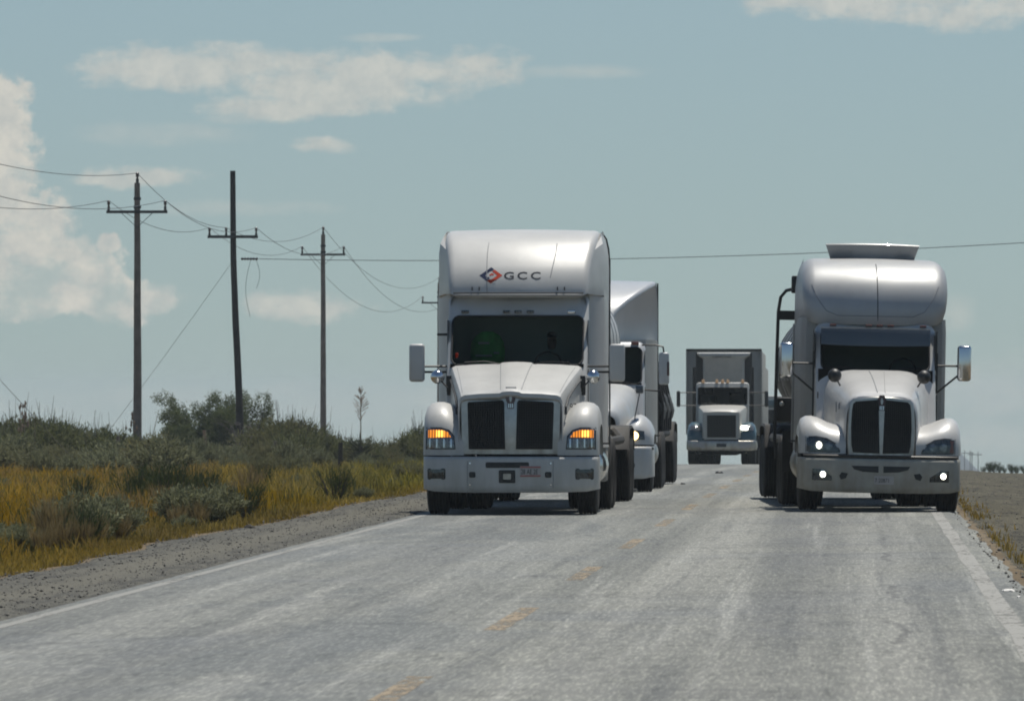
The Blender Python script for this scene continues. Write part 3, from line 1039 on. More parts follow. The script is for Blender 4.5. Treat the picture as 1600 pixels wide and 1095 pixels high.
for k in range(34):
    d = 84 + 95 * rw.random()
    lo = 1344 + FPX * (left_edge(d) - 0.3) / d
    px = -60 + (lo + 40) * rw.random() ** 0.8
    if px > lo - 6: px = lo - 6 - 30 * rw.random()
    kind = rw.random()
    if kind < 0.4:
        plant('sagebrush', SAGE[k % 3], PX(px, d), d, 0.35 + 0.4 * rw.random(), 'small grey-green sagebrush tuft scattered in the dry grass', 'small sagebrush tufts in the grass')
    elif kind < 0.6:
        plant('broom_weed', BROOM[k % 2], PX(px, d), d, 0.45 + 0.4 * rw.random(), 'small dark green weed scattered in the dry grass', 'small green weeds in the grass', 'weed')
    else:
        plant('straw_tuft', TUFT[k % 2], PX(px, d), d, 0.8 + 0.5 * rw.random(), 'pale straw tuft standing out of the dry grass', 'pale straw tufts in the grass', 'grass tuft')
for k, (px, d) in enumerate(((128, 86.5), (150, 88), (95, 86), (186, 90.5), (275, 101), (310, 103.5), (60, 84))):
    plant('straw_tuft', TUFT[k % 2], PX(px, d), d, 0.75, 'pale straw tuft in front of the roadside sagebrush', 'straw tufts before the sagebrush', 'grass tuft')
# sage belt and dark scrub behind it
belt = []
for k in range(58):
    px = -150 + 860 * (k + rg.random()) / 58.0
    belt.append((px, 190 + 60 * rg.random(), 0.55 + 0.4 * rg.random()))
for k, (px, d, s) in enumerate(belt):
    if px > 280 and d < 228: s *= 0.62
    if px > 480: s *= 0.72
    if 335 < px < 405: s *= 0.5
    plant('sage_scrub', SCRUB[k % 3], PX(px, d), d, s * (1.0 if px < 270 else 0.7), 'greyish sage scrub bush in the belt behind the yellow grass', 'sage scrub bushes behind the grass', sz=s * (0.8 + 0.3 * rg.random()))
for k in range(46):
    px = -150 + 430 * (k + rg.random()) / 46.0
    d = 262 + 50 * rg.random()
    hump = 0.50 * math.exp(-((px - 70) / 75.0) ** 2) - 0.15 * math.exp(-((px - 255) / 45.0) ** 2) + 0.3 * math.exp(-((px + 90) / 50.0) ** 2)
    s = 0.56 + 0.28 * rg.random() + hump
    plant('dark_scrub', DARK[k % 4], PX(px, d), d, s, 'dark green scrub bush behind the grey sage left of the mesquite', 'dark scrub bushes on the left skyline')
for k in range(40):
    px = 408 + 307 * (k + rg.random()) / 40.0
    d = 278 + 50 * rg.random()
    hump = 0.42 * math.exp(-((px - 440) / 55.0) ** 2) - 0.12 * math.exp(-((px - 605) / 35.0) ** 2) + 0.3 * math.exp(-((px - 668) / 25.0) ** 2)
    s = 0.56 + 0.30 * rg.random() + hump
    plant('dark_scrub', DARK[k % 4], PX(px, d), d, s, 'dark green scrub bush between the black pole and the lettered truck', 'dark scrub bushes right of the black pole')
for k in range(16):
    px = 250 + 170 * (k + rg.random()) / 16.0
    d = 318 + 22 * rg.random()
    plant('dark_scrub', DARK[k % 4], PX(px, d), d, 0.42 + 0.2 * rg.random(), 'low dark scrub at the feet of the mesquite trees', 'low scrub under the mesquite trees')
for k, (px, d, s) in enumerate(((1536, 292, 0.34), (1546, 285, 0.52), (1553, 288, 0.58), (1561, 290, 0.44), (1569, 287, 0.28), (1580, 288, 0.5), (1588, 286, 0.4), (1600, 290, 0.48), (1612, 286, 0.5), (1632, 290, 0.6), (1660, 290, 0.6))):
    plant('dark_scrub', BROOM[k % 2], PX(px, d), d, s, 'small scrub bush on the skyline right of the dusty silver truck', 'small scrub bushes on the right skyline')
for k, (px, d) in enumerate(((360, 296), (392, 300), (405, 299), (466, 280), (500, 262))):
    mp = shrub_mesh('foliage', 300 + k, 0.45, 0.4, 26, 26, 0.06, 0.05, M['flower'], 1.0, 0.4, 0.5)
    plant('yellow_flower_bush', mp, PX(px, d), d, 1.0, 'low yellow flowering bush by the foot of the black pole' if k < 3 else 'low yellow flowering bush right of the black pole', 'yellow flowering bushes near the black pole', 'flower bush')


for k, (px, d) in enumerate(((341, 258), (350, 262), (358, 256), (333, 260), (366, 265))):
    plant('sage_scrub', SCRUB[k % 3], PX(px, d), d, 0.62, 'greyish sage scrub just left of the foot of the black pole', 'sage scrub by the black pole', sz=0.75)


# mesquite tree
def limb(mb, rng, a, dr, ln, r, depth, tips):
    pts, rs = [a], [r]
    p, d = Vector(a), Vector(dr).normalized()
    n = 5
    for i in range(n):
        d = (d + Vector((rng.gauss(0, .22), rng.gauss(0, .22), rng.gauss(0.04, .15)))).normalized()
        p = p + d * ln / n
        pts.append(tuple(p))
        rs.append(r * (1 - 0.65 * (i + 1) / n))
        if depth > 0 and i >= 1:
            for _ in range(2 if depth > 1 else 1):
                dd = (d + Vector((rng.gauss(0, .75), rng.gauss(0, .75), rng.gauss(0.1, .45)))).normalized()
                limb(mb, rng, tuple(p), dd, ln * rng.uniform(.45, .7), rs[-1] * 0.7, depth - 1, tips)
        elif depth == 0:
            tips.append((Vector(p), d.copy()))
    mb.tube(pts, rs, 5)


def tree(name, x, y, H, seed, label, lean=0.0, leaf=True, density=26, cat='tree', wide=1.0):
    t = empty(name, (x, y, gz(x, y)))
    tag(t, label, cat)
    rng = random.Random(seed)
    nr = np.random.default_rng(seed)
    mb, tips = MB(), []
    for k in range(5):
        a = k * 1.26 + rng.uniform(-.4, .4)
        limb(mb, rng, (0.06 * math.cos(a), 0.06 * math.sin(a), -0.1), (wide * math.cos(a) * 0.8 + lean, math.sin(a) * 0.6, 1.15), H * rng.uniform(.5, .72), 0.055, 2, tips)
    mb.build('trunk', M['bark'] if leaf else M['bare_wood'], t)
    if leaf:
        P, D = [], []
        for (p, d) in tips:
            n = density if rng.random() < 0.78 else density // 5
            q = np.array(p)[None, :] + nr.standard_normal((n, 3)) * 0.10
            P.append(q)
            D.append(np.array(d)[None, :] * 0.4 + nr.standard_normal((n, 3)))
        v, q = leaves(nr, np.concatenate(P), np.concatenate(D), 0.115, 0.036)
        link('crown', np_mesh('crown', v, q, M['mesquite']), t)
    return t


tree('mesquite_tree', PX(316, 324), 324, 2.9, 11, 'feathery mesquite tree left of the black pole', 0.0, True, 42, wide=0.9)
tree('mesquite_tree', PX(346, 326), 326, 3.5, 5, 'taller loose mesquite tree just left of the black pole', -0.05, True, 38)
tree('bare_bush', PX(402, 305), 305, 2.7, 21, 'bare grey branches rising just right of the black pole', 0.0, False, cat='bush')
tree('bare_bush', PX(432, 308), 308, 2.6, 33, 'bare twiggy bush standing above the scrub right of the black pole', 0.0, False, cat='bush')


# yuccas with flower stalks
def yucca(x, y, Hs, label, seed, rosette=1.0, panicle=True, lean=0.0, pods=False, sx=1.0):
    t = empty('yucca', (x, y, gz(x, y)))
    tag(t, label, 'yucca')
    rng = np.random.default_rng(seed)
    n = 170
    az = rng.random(n) * 6.28
    el = rng.random(n) * 1.4 - 0.15
    zb = 0.15 + 0.65 * rng.random(n) * rosette
    d = np.stack([np.cos(az) * np.cos(el), np.sin(az) * np.cos(el), np.sin(el)], 1)
    p = np.stack([0 * az, 0 * az, zb], 1)
    if rosette > 0:
        v, q = leaves(rng, p, d, 0.62 * rosette, 0.045)
        link('rosette', np_mesh('rosette', v, q, M['yucca']), t)
        MB().tube([(0, 0, -0.1), (0, 0, 0.85 * rosette)], [0.10, 0.07], 7).build('trunk', M['bark'], t)
    tip = Vector((lean * Hs, 0, Hs))
    MB().tube([(0, 0, 0.2), tuple(tip * 0.5), tuple(tip)], [0.022, 0.018, 0.008], 6).build('flower_stalk', M['stalk'], t)
    if panicle:
        mb = MB()
        for k in range(46):
            f = 0.60 + 0.36 * rng.random()
            a = rng.random() * 6.28
            w = 0.27 * math.sin(PI * min(1, (f - 0.56) / 0.42)) * sx
            b = tip * f
            e = b + Vector((w * math.cos(a), w * math.sin(a), 0.12 + 0.10 * rng.random()))
            mb.tube([tuple(b), tuple(e)], 0.006, 4)
            for j in range(3):
                c = b.lerp(e, 0.45 + 0.27 * j)
                mb.add([c + Vector(z) * 0.019 for z in ((1, 0, 0), (-1, 0, 0), (0, 1, 0), (0, -1, 0), (0, 0, 1.3), (0, 0, -1.3))],
                       [(0, 2, 4), (2, 1, 4), (1, 3, 4), (3, 0, 4), (2, 0, 5), (1, 2, 5), (3, 1, 5), (0, 3, 5)])
        mb.build('seed_head', M['pod'], t)
    if pods:
        mb = MB()
        for k in range(9):
            f = 0.62 + 0.36 * rng.random()
            c = tip * f + Vector((0.10 * rng.standard_normal(), 0, 0))
            mb.tube([tuple(tip * f), tuple(c)], 0.006, 4)
            mb.tube([tuple(c + Vector((0, 0, -0.08))), tuple(c), tuple(c + Vector((0, 0, 0.09)))], [0.01, 0.045, 0.01], 6)
        mb.build('seed_pods', M['pod'], t)
    return t


yucca(PX(563, 258), 258, 2.75, 'yucca with a tall pale seed stalk left of the lettered truck', 5)
yucca(PX(28, 262), 262, 2.35, 'dry yucca stalk with dark pods, leftmost on the skyline', 8, 0.6, False, 0.0, True)
yucca(PX(34, 265), 265, 2.5, 'taller dry yucca stalk beside the leftmost one', 9, 0.6, False, 0.01, True)
yucca(PX(51, 264), 264, 2.05, 'thin dry yucca stalk right of the two pod-laden ones', 10, 0.5, False, 0.0, False)
yucca(PX(207, 264), 264, 2.1, 'dry yucca stalk with pods touching the left side of the concrete pole', 12, 0.5, False, -0.02, True)
yucca(PX(224, 262), 262, 2.05, 'dry stalk leaning right beside the foot of the concrete pole', 13, 0.4, False, 0.22, False)

# fence posts
for px, d, h, mt, lab in ((182, 236, 1.15, 'post_wood', 'grey wooden fence post in the sage left of the concrete pole'),
                          (303, 262, 1.05, 'post_wood', 'thin grey fence post left of the tan one'),
                          (319, 262, 1.45, 'post_tan', 'tan wooden fence post in front of the mesquite trees'),
                          (368, 280, 1.0, 'post_wood', 'short pale fence post beside the black pole'),
                          (530, 205, 0.95, 'post_dark', 'dark fence post left of the yucca with the tall stalk'),
                          (428, 268, 1.1, 'post_wood', 'weathered fence post in the scrub right of the black pole')):
    x = PX(px, d)
    rows = [[((0.07 - 0.012 * f) * math.cos(a * PI / 4) + 0.03 * f * math.sin(px), (0.07 - 0.012 * f) * math.sin(a * PI / 4), -0.2 + (h + 0.2) * f) for a in range(8)] for f in (0, .33, .66, 1)]
    o = MB().loft(rows, True, True, True).build('fence_post', M[mt])
    o.location = (x, d, gz(x, d))
    tag(o, lab, 'fence post', 'fence posts')


# grass
def grass():
    rng = np.random.default_rng(2)
    n = 270000
    y = 58 + 235 * rng.random(n) ** 1.25
    lim = np.array([left_edge(v) for v in np.linspace(50, 300, 500)])
    le = np.interp(y, np.linspace(50, 300, 500), lim)
    far = -0.121 * y - 2.5
    u = rng.random(n)
    x = le + (far - le) * u
    # right shoulder: a thin ragged line of tufts
    nr_ = 2600
    y2 = 60 + 200 * rng.random(nr_) ** 1.4
    x2_ = 1.62 + 0.05 * rng.standard_normal(nr_) + 0.35 * rng.random(nr_) ** 5
    keep = np.array([mnoise.noise((0, v * 0.5, 21)) > 0.02 for v in y2])
    y2, x2_ = y2[keep], x2_[keep]
    y = np.concatenate([y, y2])
    x = np.concatenate([x, x2_])
    right = x > 0
    N = len(x)
    nz = np.array([mnoise.noise((a * 0.22, b * 0.07, 1.0)) for a, b in zip(x, y)])
    nz2 = np.array([mnoise.noise((a * 0.9, b * 0.3, 5.0)) for a, b in zip(x, y)])
    nz3 = np.array([mnoise.noise((a * 0.16, b * 0.05, 9.0)) for a, b in zip(x, y)])
    dist = le.min() if False else np.where(right, 0.3, np.interp(y, np.linspace(50, 300, 500), lim) - x)
    h = 0.05 + 0.25 * np.clip(dist / 1.6, 0, 1) + (0.13 * nz2 + 0.10 * rng.standard_normal(N)) * np.clip(dist / 0.9, 0.25, 1)
    h = np.clip(h * 0.86, 0.04, 0.55)
    h = np.where(right, 0.03 + 0.10 * rng.random(N), h)
    bare = (nz3 + 0.45 * nz2 < -0.17) & (~right) & (dist > 0.6)
    h = np.where(bare, h * 0.25, h)
    for (bx, by, br) in NEAR_BUSH:
        dd_ = np.hypot(x - bx, (y - by) * 0.35)
        h = np.where(dd_ < br, h * 0.35, h)
    ochre = np.array([0.34, 0.20, 0.006])
    straw = np.array([0.30, 0.235, 0.066])
    olive = np.array([0.165, 0.162, 0.014])
    pinkt = np.array([0.215, 0.155, 0.085])
    green = np.array([0.060, 0.075, 0.025])
    px = 1344 + FPX * x / y
    f_green = np.clip((px - 400) / 230.0, 0, 1) * 0.65 + 0.35 * nz - 0.05
    f_och = np.clip(0.55 - (px - 60) / 700.0 + nz * 1.0 + (y > 120) * 0.20, 0, 1)
    c = straw[None, :] * (1 - f_och[:, None]) + ochre[None, :] * f_och[:, None]
    fg = np.clip(f_green, 0, 1)[:, None]
    c = c * (1 - fg) + olive[None, :] * fg
    fp = np.clip(nz2 * 1.6 - 0.1, 0, 0.8)[:, None] * (px < 330)[:, None]
    c = c * (1 - fp) + pinkt[None, :] * fp
    gk = (rng.random(N) < 0.18)[:, None]
    c = np.where(gk, green[None, :], c)
    c = np.where(right[:, None], straw[None, :] * np.array([0.95, 0.80, 0.7])[None, :], c)
    near = (np.clip(1 - dist / 0.7, 0, 1) * 0.8)[:, None]
    c = c * (1 - near) + (straw * np.array([1.05, 0.95, 0.7]))[None, :] * near
    c = c * (0.7 + 0.6 * rng.random((N, 1))) * (1.0 + 0.45 * nz3[:, None] + 0.35 * nz2[:, None])
    c = np.clip(c, 0.004, 1)
    z = np.array([gz(a, b) for a, b in zip(x, y)])
    base = np.stack([x, y, z - 0.01], 1)
    a = rng.random(N) * 6.28
    side = np.stack([np.cos(a), np.sin(a), 0 * a], 1)
    w = (0.0028 + 0.0045 * rng.random((N, 1))) * (1 + y[:, None] / 150.0)
    lean = np.stack([rng.standard_normal(N) * 0.28, rng.standard_normal(N) * 0.28, np.ones(N)], 1)
    mid = base + lean * np.array([0.35, 0.35, 0.6]) * h[:, None]
    top = base + lean * h[:, None]
    v = np.stack([base - side * w, base + side * w, mid + side * w * 0.8, mid - side * w * 0.8, top + side * w * 0.25, top - side * w * 0.25], 1).reshape(-1, 3)
    k = np.arange(N)[:, None] * 6
    q = np.concatenate([k + np.array([[0, 1, 2, 3]]), k + np.array([[3, 2, 4, 5]])], 0)
    cols = np.repeat(c, 6, axis=0)
    me = np_mesh('dry_grass', v, q, M['grass'], cols)
    tag(link('dry_grass', me), 'ochre and olive dry grass covering the roadside left of the trucks', 'grass', kind='stuff')


grass()

# rocks, litter on the shoulders and the carriageway
def rock(name, x, y, s, mat, label, cat, flat=0.6):
    bm = bmesh.new()
    bmesh.ops.create_icosphere(bm, subdivisions=2, radius=1.0)
    for v in bm.verts:
        k = 1 + 0.35 * mnoise.noise(v.co * 1.7 + Vector((x, y, 0)))
        v.co = Vector((v.co.x * k * s[0], v.co.y * k * s[1], max(-0.2, v.co.z * k) * s[2]))
    me = bpy.data.meshes.new(name)
    bm.to_mesh(me)
    bm.free()
    me.materials.append(mat)
    zz = gz(x, y) if (x < ROAD_L or x > ROAD_R) else zc(y)
    tag(link(name, me, None, (x, y, zz + 0.15 * s[2])), label, cat)


rock('rock', PX(389, 99), 99, (0.075, 0.07, 0.055), M['post_dark'], 'dark rock at the top of the left gravel shoulder', 'rock')
rock('road_debris', PX(1124, 182), 182, (0.10, 0.12, 0.05), M['black'], 'small dark scrap lying on the road before the far truck', 'debris')
rock('road_debris', PX(1067, 150), 150, (0.05, 0.08, 0.03), M['black'], 'tiny dark scrap on the road right of the second truck', 'debris')
rock('litter', PX(1575, 64.5), 64.5, (0.055, 0.06, 0.018), M['litter'], 'flattened white litter on the right gravel shoulder', 'litter')
rock('litter', PX(1591, 62.5), 62.5, (0.018, 0.03, 0.015), M['litter'], 'tiny white scrap right of the flattened litter', 'litter')

# ------------------------------------------------------------------ truck building kit (front faces -Y, origin on the road under the bumper)
def fill(outline, F, rings=4, off=0.0, skirt=None):
    """fill a star-shaped (x,z) outline with a disc of rings laid on y = F(x,z) - off"""
    cx = sum(p[0] for p in outline) / len(outline)
    cz = sum(p[1] for p in outline) / len(outline)
    mb = MB()
    rows = []
    if skirt:
        rows.append([(x, F(x, z) - off + skirt, z) for x, z in outline])
    for k in range(rings):
        t = 1 - k / rings
        rows.append([(cx + (x - cx) * t, F(cx + (x - cx) * t, cz + (z - cz) * t) - off, cz + (z - cz) * t) for x, z in outline])
    mb.loft(rows, True)
    n = len(outline)
    b = len(mb.v)
    mb.v.append((cx, F(cx, cz) - off, cz))
    for j in range(n):
        mb.f.append((b - n + j, b - n + (j + 1) % n, b))
    return mb


def on(mb):
    bv = mb.bvh()

    def F(x, z):
        h = bv.ray_cast(Vector((x, -6, z)), Vector((0, 1, 0)))
        if h[0] is None:
            h = bv.find_nearest(Vector((x, 0, z)))
        return h[0].y
    return F


def subdiv_poly(pts, d):
    out = []
    for (a, b) in zip(pts, pts[1:] + pts[:1]):
        n = max(1, int(math.hypot(b[0] - a[0], b[1] - a[1]) / d))
        out += [(a[0] + (b[0] - a[0]) * i / n, a[1] + (b[1] - a[1]) * i / n) for i in range(n)]
    return out


def text_mb(body, x, z, h, wscale, F, off=0.006, bold=0.0, fine=False):
    cu = bpy.data.curves.new('t', 'FONT')
    cu.body = body
    cu.size = 1.0
    cu.resolution_u = 3
    cu.offset = bold
    o = bpy.data.objects.new('t', cu)
    COL.objects.link(o)
    bpy.context.view_layer.update()
    me = bpy.data.meshes.new_from_object(o.evaluated_get(bpy.context.evaluated_depsgraph_get()))
    bpy.data.objects.remove(o)
    bm = bmesh.new()
    bm.from_mesh(me)
    bmesh.ops.triangulate(bm, faces=bm.faces[:])
    if fine:
        bmesh.ops.subdivide_edges(bm, edges=[e for e in bm.edges if e.calc_length() > 0.12], cuts=3, use_grid_fill=True)
        bmesh.ops.triangulate(bm, faces=bm.faces[:])
    bm.verts.index_update()
    sc = h / 0.72
    mb = MB()
    vs = []
    for v in bm.verts:
        xx, zz = x + v.co.x * sc * wscale, z + v.co.y * sc
        vs.append((xx, F(xx, zz) - off, zz))
    mb.add(vs, [[v.index for v in f.verts] for f in bm.faces])
    bm.free()
    return mb


def tyre_meshes():
    w = 0.29
    prof = [(-w / 2 + 0.03, 0.30), (-w / 2 + 0.004, 0.34), (-w / 2 - 0.006, 0.41), (-w / 2 + 0.004, 0.47), (-w / 2 + 0.022, 0.502)]
    xs = [-0.118, -0.075, -0.068, -0.062, -0.055, -0.027, -0.021, -0.015, -0.008, 0.008, 0.015, 0.021, 0.027, 0.055, 0.062, 0.068, 0.075, 0.118]
    groove = {2, 3, 6, 7, 10, 11, 14, 15}
    for i, x in enumerate(xs):
        prof.append((x, 0.497 if i in groove else 0.515))
    prof += [(w / 2 - 0.022, 0.502), (w / 2 - 0.004, 0.47), (w / 2 + 0.006, 0.41), (w / 2 - 0.004, 0.34), (w / 2 - 0.03, 0.30)]
    t = MB().lathe(prof, 'X', (0, 0, 0), 44).mesh('tyre')
    t.polygons.foreach_set('use_smooth', [True] * len(t.polygons))
    t.set_sharp_from_angle(angle=R(30))
    t.materials.append(M['rubber'])
    rm = MB().lathe([(0.10, 0.0), (0.105, 0.10), (0.06, 0.12), (0.05, 0.20), (0.02, 0.26), (0.115, 0.285), (0.12, 0.305), (0.0, 0.30), (-0.12, 0.305), (-0.10, 0.24), (-0.10, 0.0)], 'X', (0, 0, 0), 24)
    for k in range(10):
        a = k * PI / 5
        rm.lathe([(0.045, 0.016), (0.085, 0.014), (0.09, 0.0)], 'X', (0, 0.165 * math.cos(a), 0.165 * math.sin(a)), 6)
    rm = rm.mesh('rim')
    rm.polygons.foreach_set('use_smooth', [True] * len(rm.polygons))
    rm.set_sharp_from_angle(angle=R(35))
    rm.materials.append(M['rim'])
    return t, rm


TYRE, RIM = tyre_meshes()


def wheel(root, x, y, r=0.515, flip=None):
    s = r / 0.515
    side = 1 if x > 0 else -1
    o = link('wheel', TYRE, root, (x, y, r), (0, 0, 0), (1, s, s))
    link('rim', RIM, o, (0, 0, 0), (0, 0, 0 if side > 0 else PI))
    return o


def duals(root, y, r=0.515, ow=1.23):
    for s in (-1, 1):
        wheel(root, s * (ow - 0.15), y, r)
        wheel(root, s * (ow - 0.15 - 0.34), y, r)
    MB().tube([(-ow + 0.4, y, r), (ow - 0.4, y, r)], 0.11, 8).build('axle', M['frame'], root)


def fender(root, side, xs, tops, yfs, z0, yback, mat):
    prof = [(0.0, 0.0), (0.004, 0.30), (0.03, 0.52), (0.09, 0.74), (0.19, 0.90), (0.32, 0.98), (0.46, 1.0), (0.62, 0.985), (0.80, 0.86), (0.92, 0.55), (0.97, 0.25), (1.0, 0.0)]
    rows = []
    for x, tp, yf in zip(xs, tops, yfs):
        rows.append([(side * x, yf + (yback - yf) * py, z0 + (tp - z0) * pz) for py, pz in prof])
    mb = MB().loft(rows)
    ob = mb.build('fender', mat, root, True, 60)
    return ob, on(mb)


def lamp_patch(root, name, F, pts, mat, off=0.012, d=0.06, skirt=0.04):
    return fill(subdiv_poly(pts, d), F, 4, off, skirt).build(name, mat, root)


def mir(side, pts):
    return [(side * x, z) for x, z in pts] if side > 0 else [(side * x, z) for x, z in reversed(pts)]


def fairing_mb(st, yr, xr, r, xt=None, mid=None, bow=0.03):
    """st: stations (y, z, half width) up the front; corner radius r; side walls run back to (xr, yr)"""
    rows = []
    n = len(st)
    z0_, z1_ = st[0][1], st[-1][1]
    for i, (y, z, w) in enumerate(st):
        a, b = st[max(i - 1, 0)], st[min(i + 1, n - 1)]
        ty, tz = b[0] - a[0], b[1] - a[1]
        L = math.hypot(ty, tz)
        ny, nz = tz / L, -ty / L            # inward normal (towards +y, -z)
        row = []
        side = []
        for k in range(5):
            t = R(90 * k / 4.0)
            side.append((w - r + r * math.sin(t), r * (1 - math.cos(t))))
        zz = z
        f_ = max(0.0, (z - z0_) / (z1_ - z0_) - 0.45) / 0.55
        xe = xr if xt is None else xr + (xt - xr) * f_ ** 2.5
        full = [(-(xe), yr, z - (0.02 if i == n - 1 else 0))]
        if mid:
            ym = max(mid[1], y + 0.35)
            xm = max(w + 0.01, min(mid[0], xe - 0.01))
            full.append((-xm, min(ym, yr - 0.1), z - (0.02 if i == n - 1 else 0)))
        for x, dd in reversed(side):
            full.append((-x, y + ny * dd, zz + nz * dd))
        for k in range(1, 16):
            full.append((-(w - r) + 2 * (w - r) * k / 16.0, y - bow * math.cos(PI * (k / 16.0 - 0.5)) * (1 if i < n - 2 else 0), zz + (0.02 * math.cos(PI * (k / 16.0 - 0.5)) if i >= n - 3 else 0)))
        for x, dd in side:
            full.append((x, y + ny * dd, zz + nz * dd))
        if mid:
            full.append((xm, min(ym, yr - 0.1), z - (0.02 if i == n - 1 else 0)))
        full.append((xe, yr, z - (0.02 if i == n - 1 else 0)))
        rows.append(full)
    return MB().loft(rows)


def sedge(root, F, pts, r=0.006, mat='seam', name='panel_seam', off=0.002):
    P = []
    for (a, b) in zip(pts, pts[1:]):
        n = max(2, int(math.hypot(b[0] - a[0], b[1] - a[1]) / 0.06))
        P += [(a[0] + (b[0] - a[0]) * i / n, a[1] + (b[1] - a[1]) * i / n) for i in range(n)]
    P.append(pts[-1])
    return MB().tube([(x, F(x, z) - off, z) for x, z in P], r, 5).build(name, M[mat], root)


def cab(root, mat, hw, zlow, zroof, zb, zt, yb, slope, curve, yback, wx, wr=0.10, rr=0.14):
    F = lambda x, z: yb + (z - zb) * slope + curve * x * x
    outer = rrect(-hw, hw, zlow, zroof, rr, 7)
    inner = rrect(-wx, wx, zb, zt, wr, 7)
    rows = [[(x, yback, z) for x, z in outer], [(x, F(x, z) + 0.05, z) for x, z in outer],
            [(x * 0.985, F(x, z), zlow + (z - zlow) * 0.985) for x, z in outer],
            [(x, F(x, z) - 0.004, z) for x, z in inner], [(x * 0.992, F(x, z) + 0.035, z) for x, z in inner]]
    body = MB().loft(rows, True, True, False).build('cab', mat, root, True, 32)
    g = fill([(x * 0.999, z) for x, z in inner], F, 5, -0.022)
    ws = g.build('windshield', M['glass'], root)
    # rubber gasket round the glass
    MB().tube([(x, F(x, z) - 0.006, z) for x, z in inner + inner[:1]], 0.014, 6, False).build('gasket', M['black'], ws)
    # dark trim inside
    ib = MB()
    y0 = F(0, zb) + 0.32
    rw = [[(x * 0.97, y, zlow + 0.05 + (z - zlow) * 0.97) for x, z in outer] for y in (F(hw, zt) + 0.10, yback - 0.05)]
    ib.loft(rw, True, False, True)
    ib.box(-hw * 0.95, hw * 0.95, F(0, zb) + 0.06, F(0, zb) + 0.55, zb - 0.5, zb + 0.015)
    ib.build('interior_trim', M['interior'], body, False)
    for s in (-1, 1):
        MB().rbox(s * 0.5 - 0.26, s * 0.5 + 0.26, yb + 1.05, yb + 1.2, zb - 0.45, zb + 0.38, 0.07).rbox(s * 0.5 - 0.14, s * 0.5 + 0.14, yb + 1.08, yb + 1.18, zb + 0.39, zb + 0.58, 0.04).build('seat', M['seat'], root)
        # door glass
        MB().rbox(s * (hw + 0.001) - 0.004, s * (hw + 0.001) + 0.004, F(hw, zb) + 0.22, yback - 0.25, zb + 0.02, zt - 0.06, 0.003, 1).build('side_window', M['visor'], root)
        MB().tube([(s * hw + s * 0.01, F(hw, zb) + 0.12, zlow + 0.1), (s * hw + s * 0.01, F(hw, zb) + 0.13, zb - 0.05)], 0.006, 5).build('door_seam', M['seam'], root)
    MB().tube([(0.42 + 0.19 * math.cos(a * PI / 10), yb + 0.62 + 0.07 * math.sin(a * PI / 10), zb + 0.02 + 0.17 * math.sin(a * PI / 10)) for a in range(21)], 0.014, 6, False).build('steering_wheel', M['black'], root)
    for s in (-1, 1):
        MB().tube([(s * 0.12, F(0.1, zb) - 0.03, zb - 0.01), (s * 0.45, F(0.45, zb + 0.05) - 0.02, zb + 0.05), (s * 0.75, F(0.75, zb + 0.04) - 0.02, zb + 0.035)], 0.008, 5).build('wiper', M['black'], root)
    return F


def mirror(root, side, x0, x1, z0, z1, y, shell, arms, depth=0.13):
    mb = MB().rbox(min(side * x0, side * x1), max(side * x0, side * x1), y, y + depth, z0, z1, 0.045, 3)
    o = mb.build('side_mirror', shell, root)
    MB().rbox(min(side * x0, side * x1) + 0.02, max(side * x0, side * x1) - 0.02, y + depth - 0.002, y + depth + 0.006, z0 + 0.03, z1 - 0.03, 0.003, 1).build('mirror_glass', M['chrome'], o)
    for pts in arms:
        MB().tube([(side * p[0], p[1], p[2]) for p in pts], 0.016, 6).build('mirror_arm', M['black'], o)
    return o


def round_mirror(root, x, y, z, r, foot, mat='chrome'):
    mb = MB().lathe([(-0.10 * r / 0.1, 0.0), (-0.095 * r / 0.1, r * 0.35), (-0.07 * r / 0.1, r * 0.72), (-0.03, r * 0.95), (0.0, r), (0.02, r * 0.97), (0.025, 0.0)], 'Y', (x, y, z), 20)
    o = mb.build('convex_mirror', M[mat], root)
    MB().tube([(x, y + 0.015, z - r * 0.3), tuple((Vector((x, y, z)) + Vector(foot)) / 2), foot], 0.012, 6).build('mirror_stalk', M['black'], o)
    return o


def bumper(root, mat, hw, z0, z1, bow=1.0, wrap=0.55):
    st = [(hw, wrap), (hw - 0.004, 0.36), (hw - 0.02, 0.22), (hw - 0.07, 0.12), (hw - 0.17, 0.07), (hw * 0.52, 0.018), (hw * 0.25, 0.004), (0, 0.0)]
    st = [(-x, y * bow) for x, y in st] + [(x, y * bow) for x, y in reversed(st[:-1])]
    h = z1 - z0
    rows = []
    for x, y in st:
        up = 0.05 * max(0, (abs(x) / hw - 0.8) / 0.2)
        rows.append([(x, y + 0.14, z0 + 0.02 + up), (x, y + 0.045, z0 + up), (x, y + 0.012, z0 + 0.04 + up), (x, y, z0 + 0.10 + up * 0.6), (x, y - 0.006, z0 + h * 0.55), (x, y, z1 - 0.05), (x, y + 0.012, z1 - 0.015), (x, y + 0.05, z1), (x, y + 0.2, z1)])
    mb = MB().loft(rows)
    return mb.build('bumper', mat, root, True, 50), on(mb)


def frame_rails(root, y0, y1, z=0.78):
    for s in (-1, 1):
        MB().box(s * 0.43 - 0.05, s * 0.43 + 0.05, y0, y1, z - 0.15, z + 0.13).build('frame_rail', M['frame'], root, False)


def front_axle(root, y, ow, r=0.515):
    for s in (-1, 1):
        wheel(root, s * (ow - 0.15), y, r)
    MB().tube([(-ow + 0.3, y, r), (-0.5, y - 0.02, r - 0.14), (0.5, y - 0.02, r - 0.14), (ow - 0.3, y, r)], 0.06, 8).build('front_axle', M['frame'], root)
    MB().rbox(-0.42, 0.42, y - 0.5, y + 1.0, 0.42, 1.3, 0.08).build('engine', M['frame'], root)


